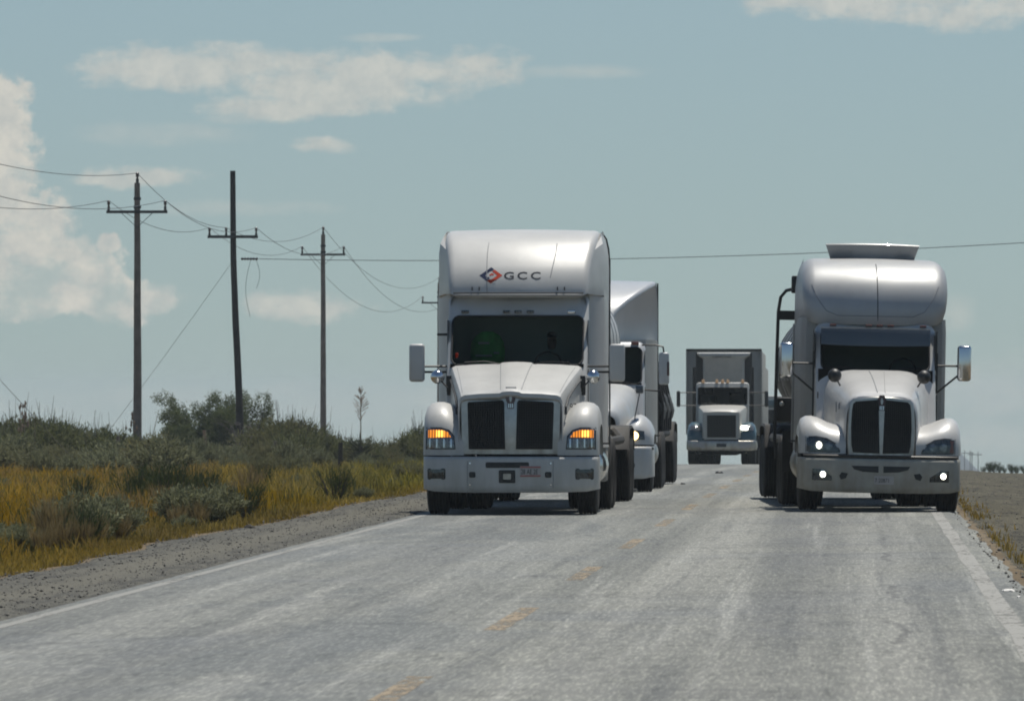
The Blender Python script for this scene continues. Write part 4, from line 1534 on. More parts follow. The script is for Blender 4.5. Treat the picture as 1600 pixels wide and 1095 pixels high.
def fuel_tank(root, side, y0, y1, mat='chrome', x=0.93, r=0.31, z=0.66):
    L = y1 - y0
    MB().lathe([(0, 0.0), (0.005, r * 0.6), (0.03, r * 0.93), (0.07, r), (L - 0.07, r), (L - 0.03, r * .93), (L, 0)], 'Y', (side * x, y0, z), 22).build('fuel_tank', M[mat], root)
    for k in range(3):
        MB().box(side * x - 0.34, side * x + 0.34, y0 + 0.2 + k * 0.42, y0 + 0.26 + k * 0.42, z + 0.31, z + 0.33).build('step', M['frame'], root, False)


def mesh_grille(root, outline, F, nx, nz, parent=None, off=0.0):
    """black panel with real bars, clipped to a convex outline"""
    g = fill(subdiv_poly(outline, 0.08), F, 3, off).build('grille', M['void'], parent or root)
    xs0, xs1 = min(p[0] for p in outline), max(p[0] for p in outline)
    zs0, zs1 = min(p[1] for p in outline), max(p[1] for p in outline)

    def cut(vert, c):
        hit = []
        for a, b in zip(outline, outline[1:] + outline[:1]):
            i = 0 if vert else 1
            if (a[i] - c) * (b[i] - c) < 0:
                t = (c - a[i]) / (b[i] - a[i])
                hit.append(a[1 - i] + (b[1 - i] - a[1 - i]) * t)
        return (min(hit), max(hit)) if len(hit) >= 2 else None
    for k in range(1, nx):
        x = xs0 + (xs1 - xs0) * k / nx
        h = cut(True, x)
        if h:
            MB().box(x - 0.004, x + 0.004, 0, 0.012, h[0], h[1]).build('grille_bar', M['grille'], g, False)
            bar = g.children[-1]
            bar.location.y = F(x, (h[0] + h[1]) / 2) - off - 0.018
    for k in range(1, nz):
        z = zs0 + (zs1 - zs0) * k / nz
        h = cut(False, z)
        if h:
            MB().box(h[0], h[1], 0, 0.010, z - 0.004, z + 0.004).build('grille_bar', M['grille'], g, False)
            g.children[-1].location.y = F(0, z) - off - 0.014
    return g


def emblem(root, F, x, z, h, k=1.0):
    w = h * 0.30
    sh = [(-w * 0.62, h * 0.42), (-w * 0.5, h * 0.5), (w * 0.5, h * 0.5), (w * 0.62, h * 0.42), (w, h * 0.2), (w * 0.9, -0.02 * h), (w * 0.62, -h * 0.18), (w * 0.6, -h * 0.5), (-w * 0.6, -h * 0.5), (-w * 0.62, -h * 0.18), (-w * 0.9, -0.02 * h), (-w, h * 0.2)]
    o = fill([(x + a, z + b) for a, b in sh], F, 2, 0.020, 0.03).build('emblem', M['badge_red'], root, False)
    for a in (-0.36, 0, 0.36):
        fill([(x + w * a - w * 0.09, z - h * 0.46), (x + w * a + w * 0.09, z - h * 0.46), (x + w * a + w * 0.09, z - h * 0.2), (x + w * a - w * 0.09, z - h * 0.2)], F, 1, 0.026).build('emblem_bar', M['chrome'], o, False)
    fill([(x - w * 0.12, z - h * 0.1), (x + w * 0.12, z - h * 0.1), (x + w * 0.3, z + h * 0.12), (x, z + h * 0.36), (x - w * 0.3, z + h * 0.12)], F, 1, 0.026).build('emblem_shield', M['satin'], o, False)
    return o


def bulk_trailer(root, y0, y1, mat, r=1.2, zc_=2.2, axles=(15.2, 16.5), hoppers=3, ow=1.23):
    """dry-bulk tank: ribbed barrel, dished ends, hopper cones, rear bogie"""
    L = y1 - y0
    prof = [(0, 0.0), (0.02, r * 0.35), (0.08, r * 0.65), (0.2, r * 0.88), (0.36, r * 0.985), (0.45, r)]
    n = 7
    for k in range(n + 1):
        a = 0.7 + (L - 1.4) * k / n
        prof += [(a - 0.05, r), (a - 0.045, r + 0.010), (a + 0.045, r + 0.010), (a + 0.05, r)]
    prof += [(L - 0.45, r), (L - 0.36, r * 0.985), (L - 0.2, r * 0.88), (L - 0.08, r * 0.65), (L - 0.02, r * 0.35), (L, 0)]
    b = MB().lathe(prof, 'Y', (0, y0, zc_), 40).build('tank_barrel', mat, root, True, 50)
    for k in range(hoppers):
        c = y0 + L * (k + 0.6) / (hoppers + 0.2)
        MB().lathe([(0, 0.14), (0.12, 0.15), (0.9, 0.95), (1.1, 1.05)], 'Z', (0, c, zc_ - r - 0.35), 20).build('hopper', M['tank_dark'], root)
        MB().lathe([(0, 0.22), (0.10, 0.24), (0.14, 0.20)], 'Z', (0, c, zc_ + r + 0.02), 14, True).build('hatch', M['frame'], b)
    MB().box(-0.3, 0.3, y0 + 1.0, y1 - 1.0, zc_ + r + 0.015, zc_ + r + 0.05).build('walkway', M['frame'], b, False)
    for s in (-1, 1):
        MB().box(s * 0.55 - 0.06, s * 0.55 + 0.06, y0 + 0.3, y1 - 0.3, 1.0, 1.22).build('trailer_rail', M['frame'], root, False)
        MB().rbox(s * 0.75 - 0.07, s * 0.75 + 0.07, y0 + 4.3, y0 + 4.44, 0.35, 1.1, 0.01).build('landing_leg', M['frame'], root)
        # mudguards over the bogie
        ya, yb_ = axles[0] - 0.72, axles[-1] + 0.72
        rows = []
        for f in range(11):
            t = f / 10.0
            yy = ya + (yb_ - ya) * t
            zz = 1.10 + 0.10 * math.sin(PI * t) ** 0.35
            if f in (0, 10): zz = 0.82
            rows.append([(s * (ow - 0.60), yy, zz), (s * (ow - 0.02), yy, zz), (s * (ow), yy, zz - 0.04)])
        MB().loft(rows).build('mudguard', M['frame'], root, True, 60)
        MB().tube([(s * 1.02, y0 + 1.5, 1.05), (s * 1.12, y0 + 2.0, 0.98), (s * 1.12, y1 - 4.5, 0.98), (s * 1.0, y1 - 4.0, 1.1)], 0.07, 8).build('discharge_hose', M['frame'], root)
        MB().box(s * 0.93 - 0.27, s * 0.93 + 0.27, axles[-1] + 0.72, axles[-1] + 0.735, 0.25, 0.85).build('mud_flap', M['rubber'], root, False)
    for a in axles:
        duals(root, a, 0.515, ow)
    return b


# ------------------------------------------------------------------ truck A: the white lettered tractor
def truck_a():
    t = empty('tank_truck', (-4.875, 107.0, zc(107)))
    tag(t, 'white tank truck with red and navy GCC lettering over its windscreen', 'truck', 'trucks on the road')
    P = M['paint_a']
    bo, bF = bumper(t, P, 1.235, 0.31, 0.812)
    # bumper details
    for s in (-1, 1):
        lamp_patch(bo, 'fog_light', bF, rrect(s * 1.035 - 0.115, s * 1.035 + 0.115, 0.505, 0.635, 0.02, 4), M['lens_dark'], 0.006, 0.05, 0.02)
        fill(rrect(s * 1.035 - 0.128, s * 1.035 + 0.128, 0.492, 0.648, 0.025, 4), bF, 3, 0.003, 0.01).build('fog_bezel', M['black'], bo)
        fill(rrect(s * 0.53 - 0.045, s * 0.53 + 0.045, 0.52, 0.60, 0.02, 4), bF, 2, 0.006, 0.01).build('tow_hole', M['black'], bo)
        sedge(bo, bF, [(s * 0.60, 0.325), (s * 0.60, 0.80)], 0.004, 'seam_soft')
        for zz in (0.42, 0.72):
            fill(rrect(s * 0.565 - 0.012, s * 0.565 + 0.012, zz - 0.012, zz + 0.012, 0.008, 3), bF, 1, 0.006, 0.01).build('bolt', M['chrome'], bo)
    fill(rrect(-0.345, 0.262, 0.655, 0.735, 0.02, 4), bF, 3, 0.006, 0.02).build('air_slot', M['black'], bo)
    b_ = fill(rrect(-0.16, 0.07, 0.445, 0.625, 0.015, 4), bF, 3, 0.006, 0.02).build('step_recess', M['black'], bo)
    fill(rrect(-0.10, 0.01, 0.495, 0.575, 0.012, 4), bF, 2, 0.012, 0.01).build('step_plate', M['satin'], b_)
    pl = fill(rrect(0.135, 0.43, 0.53, 0.682, 0.012, 4), bF, 2, 0.010, 0.012).build('licence_plate', M['plate'], bo)
    fill(rrect(0.14, 0.425, 0.655, 0.678, 0.006, 3), bF, 1, 0.013).build('plate_band', M['plate_red'], pl)
    fill(rrect(0.14, 0.425, 0.534, 0.556, 0.006, 3), bF, 1, 0.013).build('plate_band', M['plate_red'], pl)
    text_mb('28 AE 2E', 0.148, 0.57, 0.07, 0.66, bF, 0.014).build('plate_number', M['seam'], pl, False)
    # fenders
    xs = [0.655, 0.72, 0.78, 0.83, 0.89, 0.97, 1.06, 1.14, 1.195, 1.225, 1.235]
    tp = [1.40, 1.42, 1.46, 1.505, 1.55, 1.575, 1.575, 1.555, 1.51, 1.42, 1.26]
    yf = [0.11, 0.11, 0.11, 0.11, 0.11, 0.115, 0.13, 0.16, 0.21, 0.28, 0.38]
    for s in (-1, 1):
        fo, fF = fender(t, s, xs, tp, yf, 0.83, 1.85, P)
        hl = lamp_patch(t, 'headlight', fF, mir(s, [(1.175, 0.925), (1.175, 1.205), (0.98, 1.205), (0.87, 1.17), (0.80, 1.09), (0.785, 0.925)]), M['lens'], 0.012)
        fill(subdiv_poly(mir(s, [(1.19, 0.912), (1.19, 1.22), (0.975, 1.22), (0.86, 1.185), (0.787, 1.10), (0.77, 0.912)]), 0.06), fF, 3, 0.005, 0.02).build('headlight_bezel', M['black'], hl)
        fill(subdiv_poly(mir(s, [(1.155, 1.075), (1.155, 1.185), (0.98, 1.188), (0.88, 1.155), (0.835, 1.085)]), 0.05), fF, 3, 0.020, 0.01).build('turn_signal', M['amber_on'], hl)
        cx = 0.985 if s < 0 else 1.05
        fill(subdiv_poly(mir(s, [(cx + 0.055, 1.085), (cx + 0.055, 1.178), (cx - 0.055, 1.178), (cx - 0.055, 1.085)]), 0.05), fF, 2, 0.024, 0.01).build('turn_bulb', M['amber_hot'], hl)
        for k in range(7):
            xx = 0.83 + 0.05 * k
            fill(mir(s, [(xx + 0.012, 0.94), (xx + 0.012, 1.06), (xx - 0.008, 1.06), (xx - 0.008, 0.94)]), fF, 1, 0.019).build('reflector_rib', M['seam_soft'] if k % 2 else M['chrome'], hl, False)
    # hood
    rows = []
    for y, w, zt in [(0.13, 0.695, 1.585), (0.065, 0.705, 1.625), (0.07, 0.715, 1.68), (0.13, 0.722, 1.712), (0.3, 0.735, 1.74), (0.8, 0.80, 1.865), (1.4, 0.875, 1.995), (1.9, 0.93, 2.085), (2.04, 0.94, 2.10)]:
        cp = 0.115 + 0.09 * (y / 2.0)
        zl = 0.86
        half = [(w + 0.012, zl), (w + 0.012, zt - 0.20), (w + 0.004, zt - 0.09), (w - 0.02, zt - 0.035), (w - 0.07, zt - 0.012), (w * 0.6, zt + 0.008), (cp + 0.035, zt + 0.016), (cp, zt + 0.034), (cp * 0.5, zt + 0.042)]
        pk = 0.0 if y > 0.12 else 0.0
        rows.append([(-x, y + 0.05 * (abs(x) / w) ** 2 * (1 if y < 0.2 else 0.3), z) for x, z in half] + [(0, y, zt + 0.045)] + [(x, y + 0.05 * (x / w) ** 2 * (1 if y < 0.2 else 0.3), z) for x, z in reversed(half)])
    hb = MB().loft(rows)
    ho = hb.build('hood', P, t, True, 28)
    MB().rbox(-0.075, 0.075, 0.20, 0.27, 1.762, 1.785, 0.008).build('hood_handle', M['satin'], ho)
    hbv = hb.bvh()
    hzf = lambda x, y: hbv.ray_cast(Vector((x, y, 4)), Vector((0, 0, -1)))[0].z
    for s in (-1, 1):
        MB().tube([(s * (0.135 + 0.045 * y), y, hzf(s * (0.135 + 0.045 * y), y)) for y in [0.2 + 0.2 * k for k in range(10)]], 0.006, 6).build('hood_seam', M['seam_soft'], ho)
        MB().tube([(s * (0.655 + 0.10 * y), y, hzf(s * (0.655 + 0.10 * y), y)) for y in [0.25 + 0.2 * k for k in range(9)]], 0.004, 6).build('hood_seam', M['seam_soft'], ho)
    for s in (-1, 1):
        MB().tube([(s * 0.955, 1.95, 1.93), (s * 0.87, 1.25, 1.80), (s * 0.79, 0.55, 1.63), (s * 0.765, 0.32, 1.50), (s * 0.765, 0.30, 1.40)], 0.017, 6).build('hood_strap', M['seam'], ho)
        # side intake slats behind the fender
        for k in range(4):
            MB().box(s * 0.90, s * 0.985, 1.86 - 0.05 * k, 1.875 - 0.05 * k, 1.62 + 0.05 * k, 1.90 + 0.015 * k).build('intake_slat', M['black'], ho, False)
    text_mb('97', 0.80, 1.46, 0.10, 0.7, lambda x, z: 0.72, 0.0).build('fleet_number', M['seam'], ho, False)
    # grille surround and panels
    FG = lambda x, z: 0.085 + (z - 0.9) * 0.045 + 0.05 * (x / 0.7) ** 2
    sur = rrect(-0.688, 0.688, 0.842, 1.645, 0.03, 6)
    sur = [(x * (1.0 + 0.035 * (z - 0.9)), z + 0.02 * (1 - abs(x) / 0.7) * (1 if z > 1.4 else 0)) for x, z in sur]
    g = MB().loft([[(x, FG(x, z) + 0.09, z) for x, z in sur], [(x, FG(x, z), z) for x, z in sur], [(x * 0.985, FG(x, z) - 0.012, 1.24 + (z - 1.24) * 0.985) for x, z in sur]], True)
    inner = fill([(x * 0.985, 1.24 + (z - 1.24) * 0.985) for x, z in sur], FG, 3, 0.012)
    g.add(inner.v, inner.f)
    go = g.build('grille_surround', M['satin'], t, True, 40)
    for s in (-1, 1):
        oo = mir(s, [(0.075, 0.915), (0.585, 0.915), (0.605, 1.55), (0.59, 1.575), (0.115, 1.60), (0.09, 1.57)])
        mesh_grille(t, oo, FG, 16, 18, go, 0.018)
    emblem(go, FG, 0.0, 1.60, 0.235)
    # cab and windscreen
    F = cab(t, P, 1.0, 0.98, 3.13, 2.10, 2.80, 2.0, 0.62, 0.10, 3.2, 0.935)
    for xx in (-0.76, -0.165, 0.0, 0.175, 0.76):
        MB().rbox(xx - 0.055, xx + 0.055, F(xx, 2.86) - 0.03, F(xx, 2.86) + 0.02, 2.838, 2.882, 0.012).build('marker_light', M['lens_dark'] if xx != 0.76 else M['chrome'], t)
    MB().rbox(-1.17, -0.99, 2.62, 2.75, 2.52, 2.555, 0.012).build('drip_wing', M['black'], t)
    # sleeper
    rows = []
    for z, k in ((0.92, 0.0), (1.0, 0.01), (3.0, 0.0), (3.2, 0.01)):
        o_ = [(-1.0, 3.0), (-1.04, 3.05), (-1.185, 3.5), (-1.205, 3.62), (-1.21, 5.1), (1.21, 5.1), (1.205, 3.62), (1.185, 3.5), (1.04, 3.05), (1.0, 3.0)]
        rows.append([(x * (1 - k), y, z) for x, y in o_])
    MB().loft(rows, True, True, True).build('sleeper', P, t, True, 30)
    st = [(2.74, 3.06, 0.97), (2.58, 3.085, 0.985), (2.55, 3.10, 0.995), (2.56, 3.14, 1.0), (2.62, 3.32, 1.008), (2.80, 3.52, 1.02), (3.00, 3.70, 1.045), (3.22, 3.85, 1.07), (3.5, 3.96, 1.095), (3.9, 4.025, 1.115), (4.4, 4.055, 1.125), (5.0, 4.05, 1.13)]
    fb = fairing_mb(st, 5.12, 1.215, 0.10, 1.11, (1.19, 3.55), 0.10)
    for s in (-1, 1):
        MB().tube([(s * 1.222, 5.14, 3.3), (s * 1.219, 5.14, 3.6), (s * 1.205, 5.14, 3.8), (s * 1.17, 5.14, 3.95), (s * 1.115, 5.14, 4.03)], 0.013, 6).build('edge_trim', M['black'], t)
    fo = fb.build('roof_fairing', P, t, True, 40)
    fF = on(fb)
    MB().tube([(x, fF(x, 3.10) - 0.012, 3.10) for x in [-.93 + 1.86 * k / 14 for k in range(15)]], 0.013, 6).build('fairing_lip', M['seam_soft'], fo)
    MB().tube([(x, fF(x, 3.125) - 0.004, 3.128) for x in [-.93 + 1.86 * k / 14 for k in range(15)]], 0.010, 6).build('fairing_gap', M['seam'], fo)
    sedge(fo, fF, [(-0.44, 3.11), (-0.455, 3.4), (-0.46, 3.7), (-0.45, 3.86)], 0.006, 'seam_soft')
    sedge(fo, fF, [(0.455, 3.35), (0.52, 3.7), (0.53, 3.84)], 0.006, 'seam_soft')
    for xx in (-0.66, -0.56, 0.56, 0.66):
        MB().box(xx - 0.008, xx + 0.008, fF(xx, 3.19) - 0.02, fF(xx, 3.19) + 0.01, 3.165, 3.215).build('clip', M['seam'], fo, False)
    for s in (-1, 1):
        MB().box(s * 1.215 - 0.006, s * 1.215 + 0.012, 5.10, 5.32, 0.95, 3.66).build('side_extender', M['black'], t, False)
    # emblem: an open navy chevron and a red hooked chevron making a lozenge, then the letters
    zl = 3.38
    xl = -0.395
    a, b, th = 0.165, 0.118, 0.34
    def dia(u, v): return (xl + u * a, zl + v * b)
    navy = [[(-1, 0), (0, 1), (0.26, 0.74), (0.10, 0.58), (0.0, 0.64), (-0.50, 0.02), (-0.5, 0.0)],
            [(-1, 0), (-0.5, 0.0), (-0.30, -0.28), (-0.16, -0.20), (-0.10, -0.42), (-0.38, -0.62)]]
    red = [[(0.30, 0.70), (1, 0), (0.56, 0.0), (0.10, 0.50)], [(1, 0), (0, -1), (-0.34, -0.66), (-0.12, -0.50), (0.0, -0.56), (0.56, 0.0)],
           [(-0.16, 0.06), (0.08, 0.30), (0.30, 0.10), (0.14, 0.0), (0.06, 0.06), (-0.06, -0.06)]]
    for poly in navy:
        fill(subdiv_poly([dia(*q) for q in poly], 0.02), fF, 4, 0.005).build('logo_navy', M['navy'], fo, False)
    for poly in red:
        fill(subdiv_poly([dia(*q) for q in poly], 0.02), fF, 4, 0.0055).build('logo_red', M['red'], fo, False)
    for k, ch in enumerate('GCC'):
        text_mb(ch, -0.215 + 0.192 * k, 3.325, 0.108, 1.45, fF, 0.005, 0.016, True).build('letter', M['grey_print'], fo, False)
    # mirrors
    for s in (-1, 1):
        mirror(t, s, 1.315, 1.535, 1.86, 2.40, 2.05, P, [[(0.98, 2.2, 2.08), (1.35, 2.12, 2.08)], [(0.98, 2.2, 2.00), (1.35, 2.12, 2.00)]])
        round_mirror(t, s * 1.10, 1.55, 1.93, 0.10, (s * 0.96, 1.5, 1.78))
        MB().tube([(s * 0.965, 2.35, 1.05), (s * 0.985, 2.32, 1.9)], 0.014, 6).build('grab_handle', M['chrome'], t)
        fuel_tank(t, s, 2.35, 4.2)
        MB().rbox(s * 0.98 - 0.24, s * 0.98 + 0.22, 4.3, 5.0, 0.42, 0.95, 0.03).build('side_fairing', M['panel_side'], t)
    frame_rails(t, 0.3, 8.2)
    front_axle(t, 1.0, 1.20)
    duals(t, 6.0)
    duals(t, 7.35)
    MB().rbox(-0.5, 0.5, 6.1, 7.2, 0.95, 1.15, 0.05).build('fifth_wheel', M['frame'], t)
    for s in (-1, 1):
        MB().box(s * 0.95 - 0.28, s * 0.95 + 0.28, 8.05, 8.065, 0.2, 0.8).build('mud_flap', M['rubber'], t, False)
    bulk_trailer(t, 5.6, 18.0, M['alu'], 0.99, 2.5)
    # things behind the glass
    vest = MB()
    vest.loft([[(-0.45 + w * math.cos(k * PI / 8), 2.78 + 0.10 * math.sin(k * PI / 8), z) for k in range(16)] for z, w in ((2.02, 0.20), (2.12, 0.235), (2.28, 0.25), (2.42, 0.235), (2.52, 0.18), (2.58, 0.08))], True, True, True)
    vo = vest.build('green_seat_cover', M['green'], t)
    for zz, x0, x1 in ((2.40, -0.58, -0.42), (2.22, -0.62, -0.38), (2.26, -0.36, -0.28)):
        MB().rbox(x0, x1, 2.655, 2.66, zz, zz + 0.03, 0.002, 1).build('print', M['white_print'], vo)
    MB().rbox(-0.88, -0.84, 2.16, 2.175, 2.20, 2.27, 0.004, 1).build('red_sticker', M['red'], t)
    return t


def driver(parent_loc, x, label):
    """seated driver seen through the glass: one skinned body"""
    o = empty('person', parent_loc)
    tag(o, label, 'person')
    X = x
    ed = [((X, 3.10, 1.72), .15), ((X, 3.12, 1.95), .155), ((X, 3.10, 2.17), .15), ((X, 3.08, 2.27), .062), ((X, 3.04, 2.36), .07),
          ((X - .19, 3.08, 2.17), .07), ((X - .26, 2.90, 1.98), .05), ((X - .16, 2.68, 2.10), .04), ((X - .13, 2.63, 2.14), .035),
          ((X + .19, 3.08, 2.17), .07), ((X + .26, 2.90, 1.98), .05), ((X + .16, 2.68, 2.10), .04), ((X + .13, 2.63, 2.14), .035),
          ((X - .12, 2.85, 1.70), .09), ((X - .14, 2.55, 1.68), .07), ((X + .12, 2.85, 1.70), .09), ((X + .14, 2.55, 1.68), .07)]
    E = [(0, 1), (1, 2), (2, 3), (3, 4), (2, 5), (5, 6), (6, 7), (7, 8), (2, 9), (9, 10), (10, 11), (11, 12), (0, 13), (13, 14), (0, 15), (15, 16)]
    me = bpy.data.meshes.new('body')
    me.from_pydata([p for p, _ in ed], E, [])
    b = bpy.data.objects.new('body', me)
    COL.objects.link(b)
    b.parent = o
    sk = b.modifiers.new('skin', 'SKIN')
    for i, (_, r) in enumerate(ed):
        me.skin_vertices[0].data[i].radius = (r, r * (0.75 if i < 3 else 1.0))
    me.skin_vertices[0].data[0].use_root = True
    b.modifiers.new('sub', 'SUBSURF').levels = 1
    me.materials.append(M['shirt'])
    hd = MB()
    rows = []
    for k in range(11):
        t = k / 10.0
        z = 2.33 + 0.235 * t
        r = 0.078 * math.sin(PI * min(0.97, 0.16 + 0.80 * t)) ** 0.55
        row = []
        for j in range(16):
            a = 2 * PI * j / 16
            yy = math.sin(a)
            bump = 0.022 if (abs(a - 1.5 * PI) < 0.25 and 0.36 < t < 0.55) else 0.0
            row.append((X + r * 0.92 * math.cos(a), 3.03 + (r * 1.12 + bump) * yy, z))
        rows.append(row)
    hd.loft(rows, True, True, True)
    ho = hd.build('head', M['skin'], o)
    MB().loft([[(X + r * math.cos(2 * PI * j / 16), 3.045 + r * 1.1 * math.sin(2 * PI * j / 16), z) for j in range(16)] for z, r in ((2.50, .082), (2.54, .082), (2.575, .06), (2.59, .02))], True, False, True).build('hair', M['hair'], o)
    for s in (-1, 1):
        MB().lathe([(0, 0.0), (0.006, 0.008), (0.0, 0.011)], 'Y', (X + s * 0.03, 2.945, 2.455), 8).build('eye', M['hair'], ho)
        MB().rbox(X + s * 0.074 - 0.008, X + s * 0.074 + 0.008, 3.02, 3.05, 2.42, 2.48, 0.006).build('ear', M['skin'], ho)
    return o


# ------------------------------------------------------------------ round-nosed tractors (truck B and the one behind A)
def round_hood(t, P, w0, sect, zl=0.86):
    rows = []
    for y, w, zt, e in sect:
        row = []
        for k in range(25):
            a = PI * k / 24
            c, s = math.cos(a), math.sin(a)
            x = w * (1 if c > 0 else -1) * abs(c) ** e
            z = zl + (zt - zl) * abs(s) ** e
            row.append((x, y + 0.10 * (abs(x) / w) ** 2.5 * (1 if y < 0.5 else 0.4), z))
        rows.append(row)
    mb = MB().loft(rows)
    return mb.build('hood', P, t, True, 40), mb


def truck_b():
    t = empty('tank_truck', (0.285, 110.0, zc(110) + 0.0), (0, R(1.1), R(2.5)))
    tag(t, 'dusty silver tank truck with lit lamps straying onto the right shoulder', 'truck', 'trucks on the road')
    P = M['paint_b2']
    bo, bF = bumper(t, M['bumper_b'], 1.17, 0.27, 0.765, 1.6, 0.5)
    MB().tube([(x, bF(x, 0.74) + 0.03, 0.79) for x in [-1.1 + 2.2 * k / 16 for k in range(17)]], 0.022, 6).build('bumper_gap', M['black'], t)
    for s in (-1, 1):
        fill(mir(s, [(0.035, 0.655), (0.035, 0.562), (0.26, 0.572), (0.385, 0.605), (0.42, 0.655)]), bF, 3, 0.006, 0.02).build('air_slot', M['black'], bo)
        fill(mir(s, [(0.47, 0.545), (0.50, 0.475), (0.57, 0.455), (0.595, 0.51), (0.56, 0.56)]), bF, 2, 0.006, 0.02).build('tow_hole', M['black'], bo)
        fill(mir(s, [(0.70, 0.50), (0.70, 0.44), (0.98, 0.44), (0.98, 0.60), (0.86, 0.60)]), bF, 3, 0.006, 0.02).build('fog_recess', M['lens_dark'], bo)
        cx = s * 0.90 if s > 0 else -0.83
        fl = fill([(cx + 0.052 * math.cos(a * PI / 7), 0.525 + 0.058 * math.sin(a * PI / 7)) for a in range(14)], bF, 3, 0.03, 0.03).build('fog_light', M['chrome'], bo)
        fill([(cx + 0.036 * math.cos(a * PI / 7), 0.525 + 0.042 * math.sin(a * PI / 7)) for a in range(14)], bF, 2, 0.045, 0.01).build('lamp', M['white_on'], fl)
    pl = fill(rrect(-0.095, 0.185, 0.395, 0.515, 0.012, 4), bF, 2, 0.010, 0.012).build('licence_plate', M['plate'], bo)
    text_mb('7 20871', -0.085, 0.425, 0.06, 0.78, bF, 0.014).build('plate_number', M['seam'], pl, False)
    xs = [0.50, 0.58, 0.66, 0.74, 0.82, 0.90, 0.98, 1.06, 1.12, 1.155, 1.17]
    tp = [1.23, 1.235, 1.25, 1.275, 1.31, 1.34, 1.36, 1.355, 1.32, 1.23, 1.08]
    yf = [0.16, 0.16, 0.165, 0.175, 0.19, 0.21, 0.24, 0.28, 0.34, 0.42, 0.52]
    for s in (-1, 1):
        fo, fF = fender(t, s, xs, tp, yf, 0.82, 1.95, P)
        hl = lamp_patch(t, 'headlight', fF, mir(s, [(1.06, 0.85), (1.06, 1.045), (0.92, 1.055), (0.78, 1.03), (0.66, 0.96), (0.60, 0.87), (0.60, 0.85)]), M['lens_dark'], 0.010)
        fill(subdiv_poly(mir(s, [(1.075, 0.838), (1.075, 1.06), (0.92, 1.07), (0.77, 1.045), (0.645, 0.972), (0.582, 0.87), (0.582, 0.838)]), 0.06), fF, 3, 0.004, 0.02).build('headlight_bezel', M['seam'], hl)
        for k, cx in enumerate((0.75, 0.90)):
            fill([(s * cx + s * 0.055 * math.cos(a * PI / 7) * s, 0.935 + 0.055 * math.sin(a * PI / 7)) for a in range(14)], fF, 2, 0.016, 0.01).build('reflector', M['lens'], hl)
        if s < 0:
            fill([(-0.885 + 0.038 * math.cos(a * PI / 7), 0.94 + 0.050 * math.sin(a * PI / 7)) for a in range(14)], fF, 2, 0.03, 0.02).build('lamp', M['white_on'], hl)
        else:
            fill(mir(s, [(1.05, 0.86), (1.05, 1.03), (1.0, 1.035), (0.995, 0.86)]), fF, 2, 0.016, 0.01).build('side_marker', M['amber_off'], hl)
    ho, hm = round_hood(t, P, 0.5, [(0.10, 0.50, 1.60, 0.32), (0.13, 0.525, 1.655, 0.34), (0.22, 0.545, 1.69, 0.36), (0.5, 0.575, 1.755, 0.42), (1.0, 0.63, 1.87, 0.45), (1.5, 0.70, 1.965, 0.45), (2.0, 0.77, 2.03, 0.42), (2.25, 0.80, 2.045, 0.40)])
    # twin creases down the hood
    hbv = hm.bvh()
    hz_ = lambda x, y: hbv.ray_cast(Vector((x, y, 4)), Vector((0, 0, -1)))[0].z
    for s in (-1, 1):
        MB().tube([(s * (0.055 + 0.055 * k / 6.0), 0.30 + 0.27 * k, hz_(s * (0.055 + 0.055 * k / 6.0), 0.30 + 0.27 * k)) for k in range(7)], 0.008, 6).build('hood_crease', M['seam_soft'] if s < 0 else P, ho)
        round_mirror(t, s * 0.645, 1.05, 1.945, 0.10, (s * 0.56, 1.15, 1.80), 'black')
        MB().lathe([(-0.02, 0.0), (-0.018, 0.05), (0, 0.055)], 'X', (s * 0.86, 1.45, 1.66), 10).build('hood_latch', M['black'], ho)
    text_mb('107', -0.66, 1.42, 0.15, 0.62, lambda x, z: 0.62 + 0.9 * (x + 0.75), 0.0).build('fleet_number', M['seam_soft'], ho, False)
    FG = lambda x, z: 0.075 + (z - 0.85) * 0.05 + 0.30 * x * x
    sur = [(-0.47, 0.80), (-0.30, 0.785), (0, 0.78), (0.30, 0.785), (0.47, 0.80), (0.485, 0.95), (0.485, 1.2), (0.472, 1.44), (0.455, 1.565), (0.41, 1.615), (0.15, 1.648), (0, 1.652), (-0.15, 1.648), (-0.41, 1.615), (-0.455, 1.565), (-0.472, 1.44), (-0.485, 1.2), (-0.485, 0.95)]
    g = MB().loft([[(x, FG(x, z) + 0.10, z) for x, z in sur], [(x, FG(x, z), z) for x, z in sur], [(x * 0.97, FG(x, z) - 0.014, 1.2 + (z - 1.2) * 0.97) for x, z in sur]], True)
    inn = fill([(x * 0.97, 1.2 + (z - 1.2) * 0.97) for x, z in sur], FG, 3, 0.014)
    g.add(inn.v, inn.f)
    go = g.build('grille_surround', M['satin'], t, True, 40)
    for s in (-1, 1):
        oo = mir(s, [(0.022, 0.835), (0.40, 0.845), (0.425, 0.95), (0.435, 1.2), (0.425, 1.44), (0.41, 1.54), (0.37, 1.575), (0.045, 1.605)])
        mesh_grille(t, oo, FG, 14, 3, go, 0.020)
    emblem(go, FG, 0.0, 1.56, 0.22)
    F = cab(t, P, 0.88, 0.95, 2.74, 2.03, 2.63, 2.2, 0.55, 0.22, 3.2, 0.79, 0.10, 0.16)
    # tinted external visor with its marker lamps
    vr = []
    for k in range(13):
        x = -0.80 + 1.6 * k / 12.0
        d = 0.05 * (1 - (x / 0.8) ** 2)
        yv = F(x, 2.55) - 0.20
        vr.append([(x, F(x, 2.66) - 0.02, 2.665), (x, yv + 0.03, 2.64), (x, yv, 2.56 + 0.02), (x, yv - 0.03, 2.405 - 0.35 * d + 0.0), (x, yv - 0.02, 2.40 - 0.35 * d), (x, yv + 0.02, 2.56)])
    MB().loft(vr).build('sun_visor', M['visor'], t)
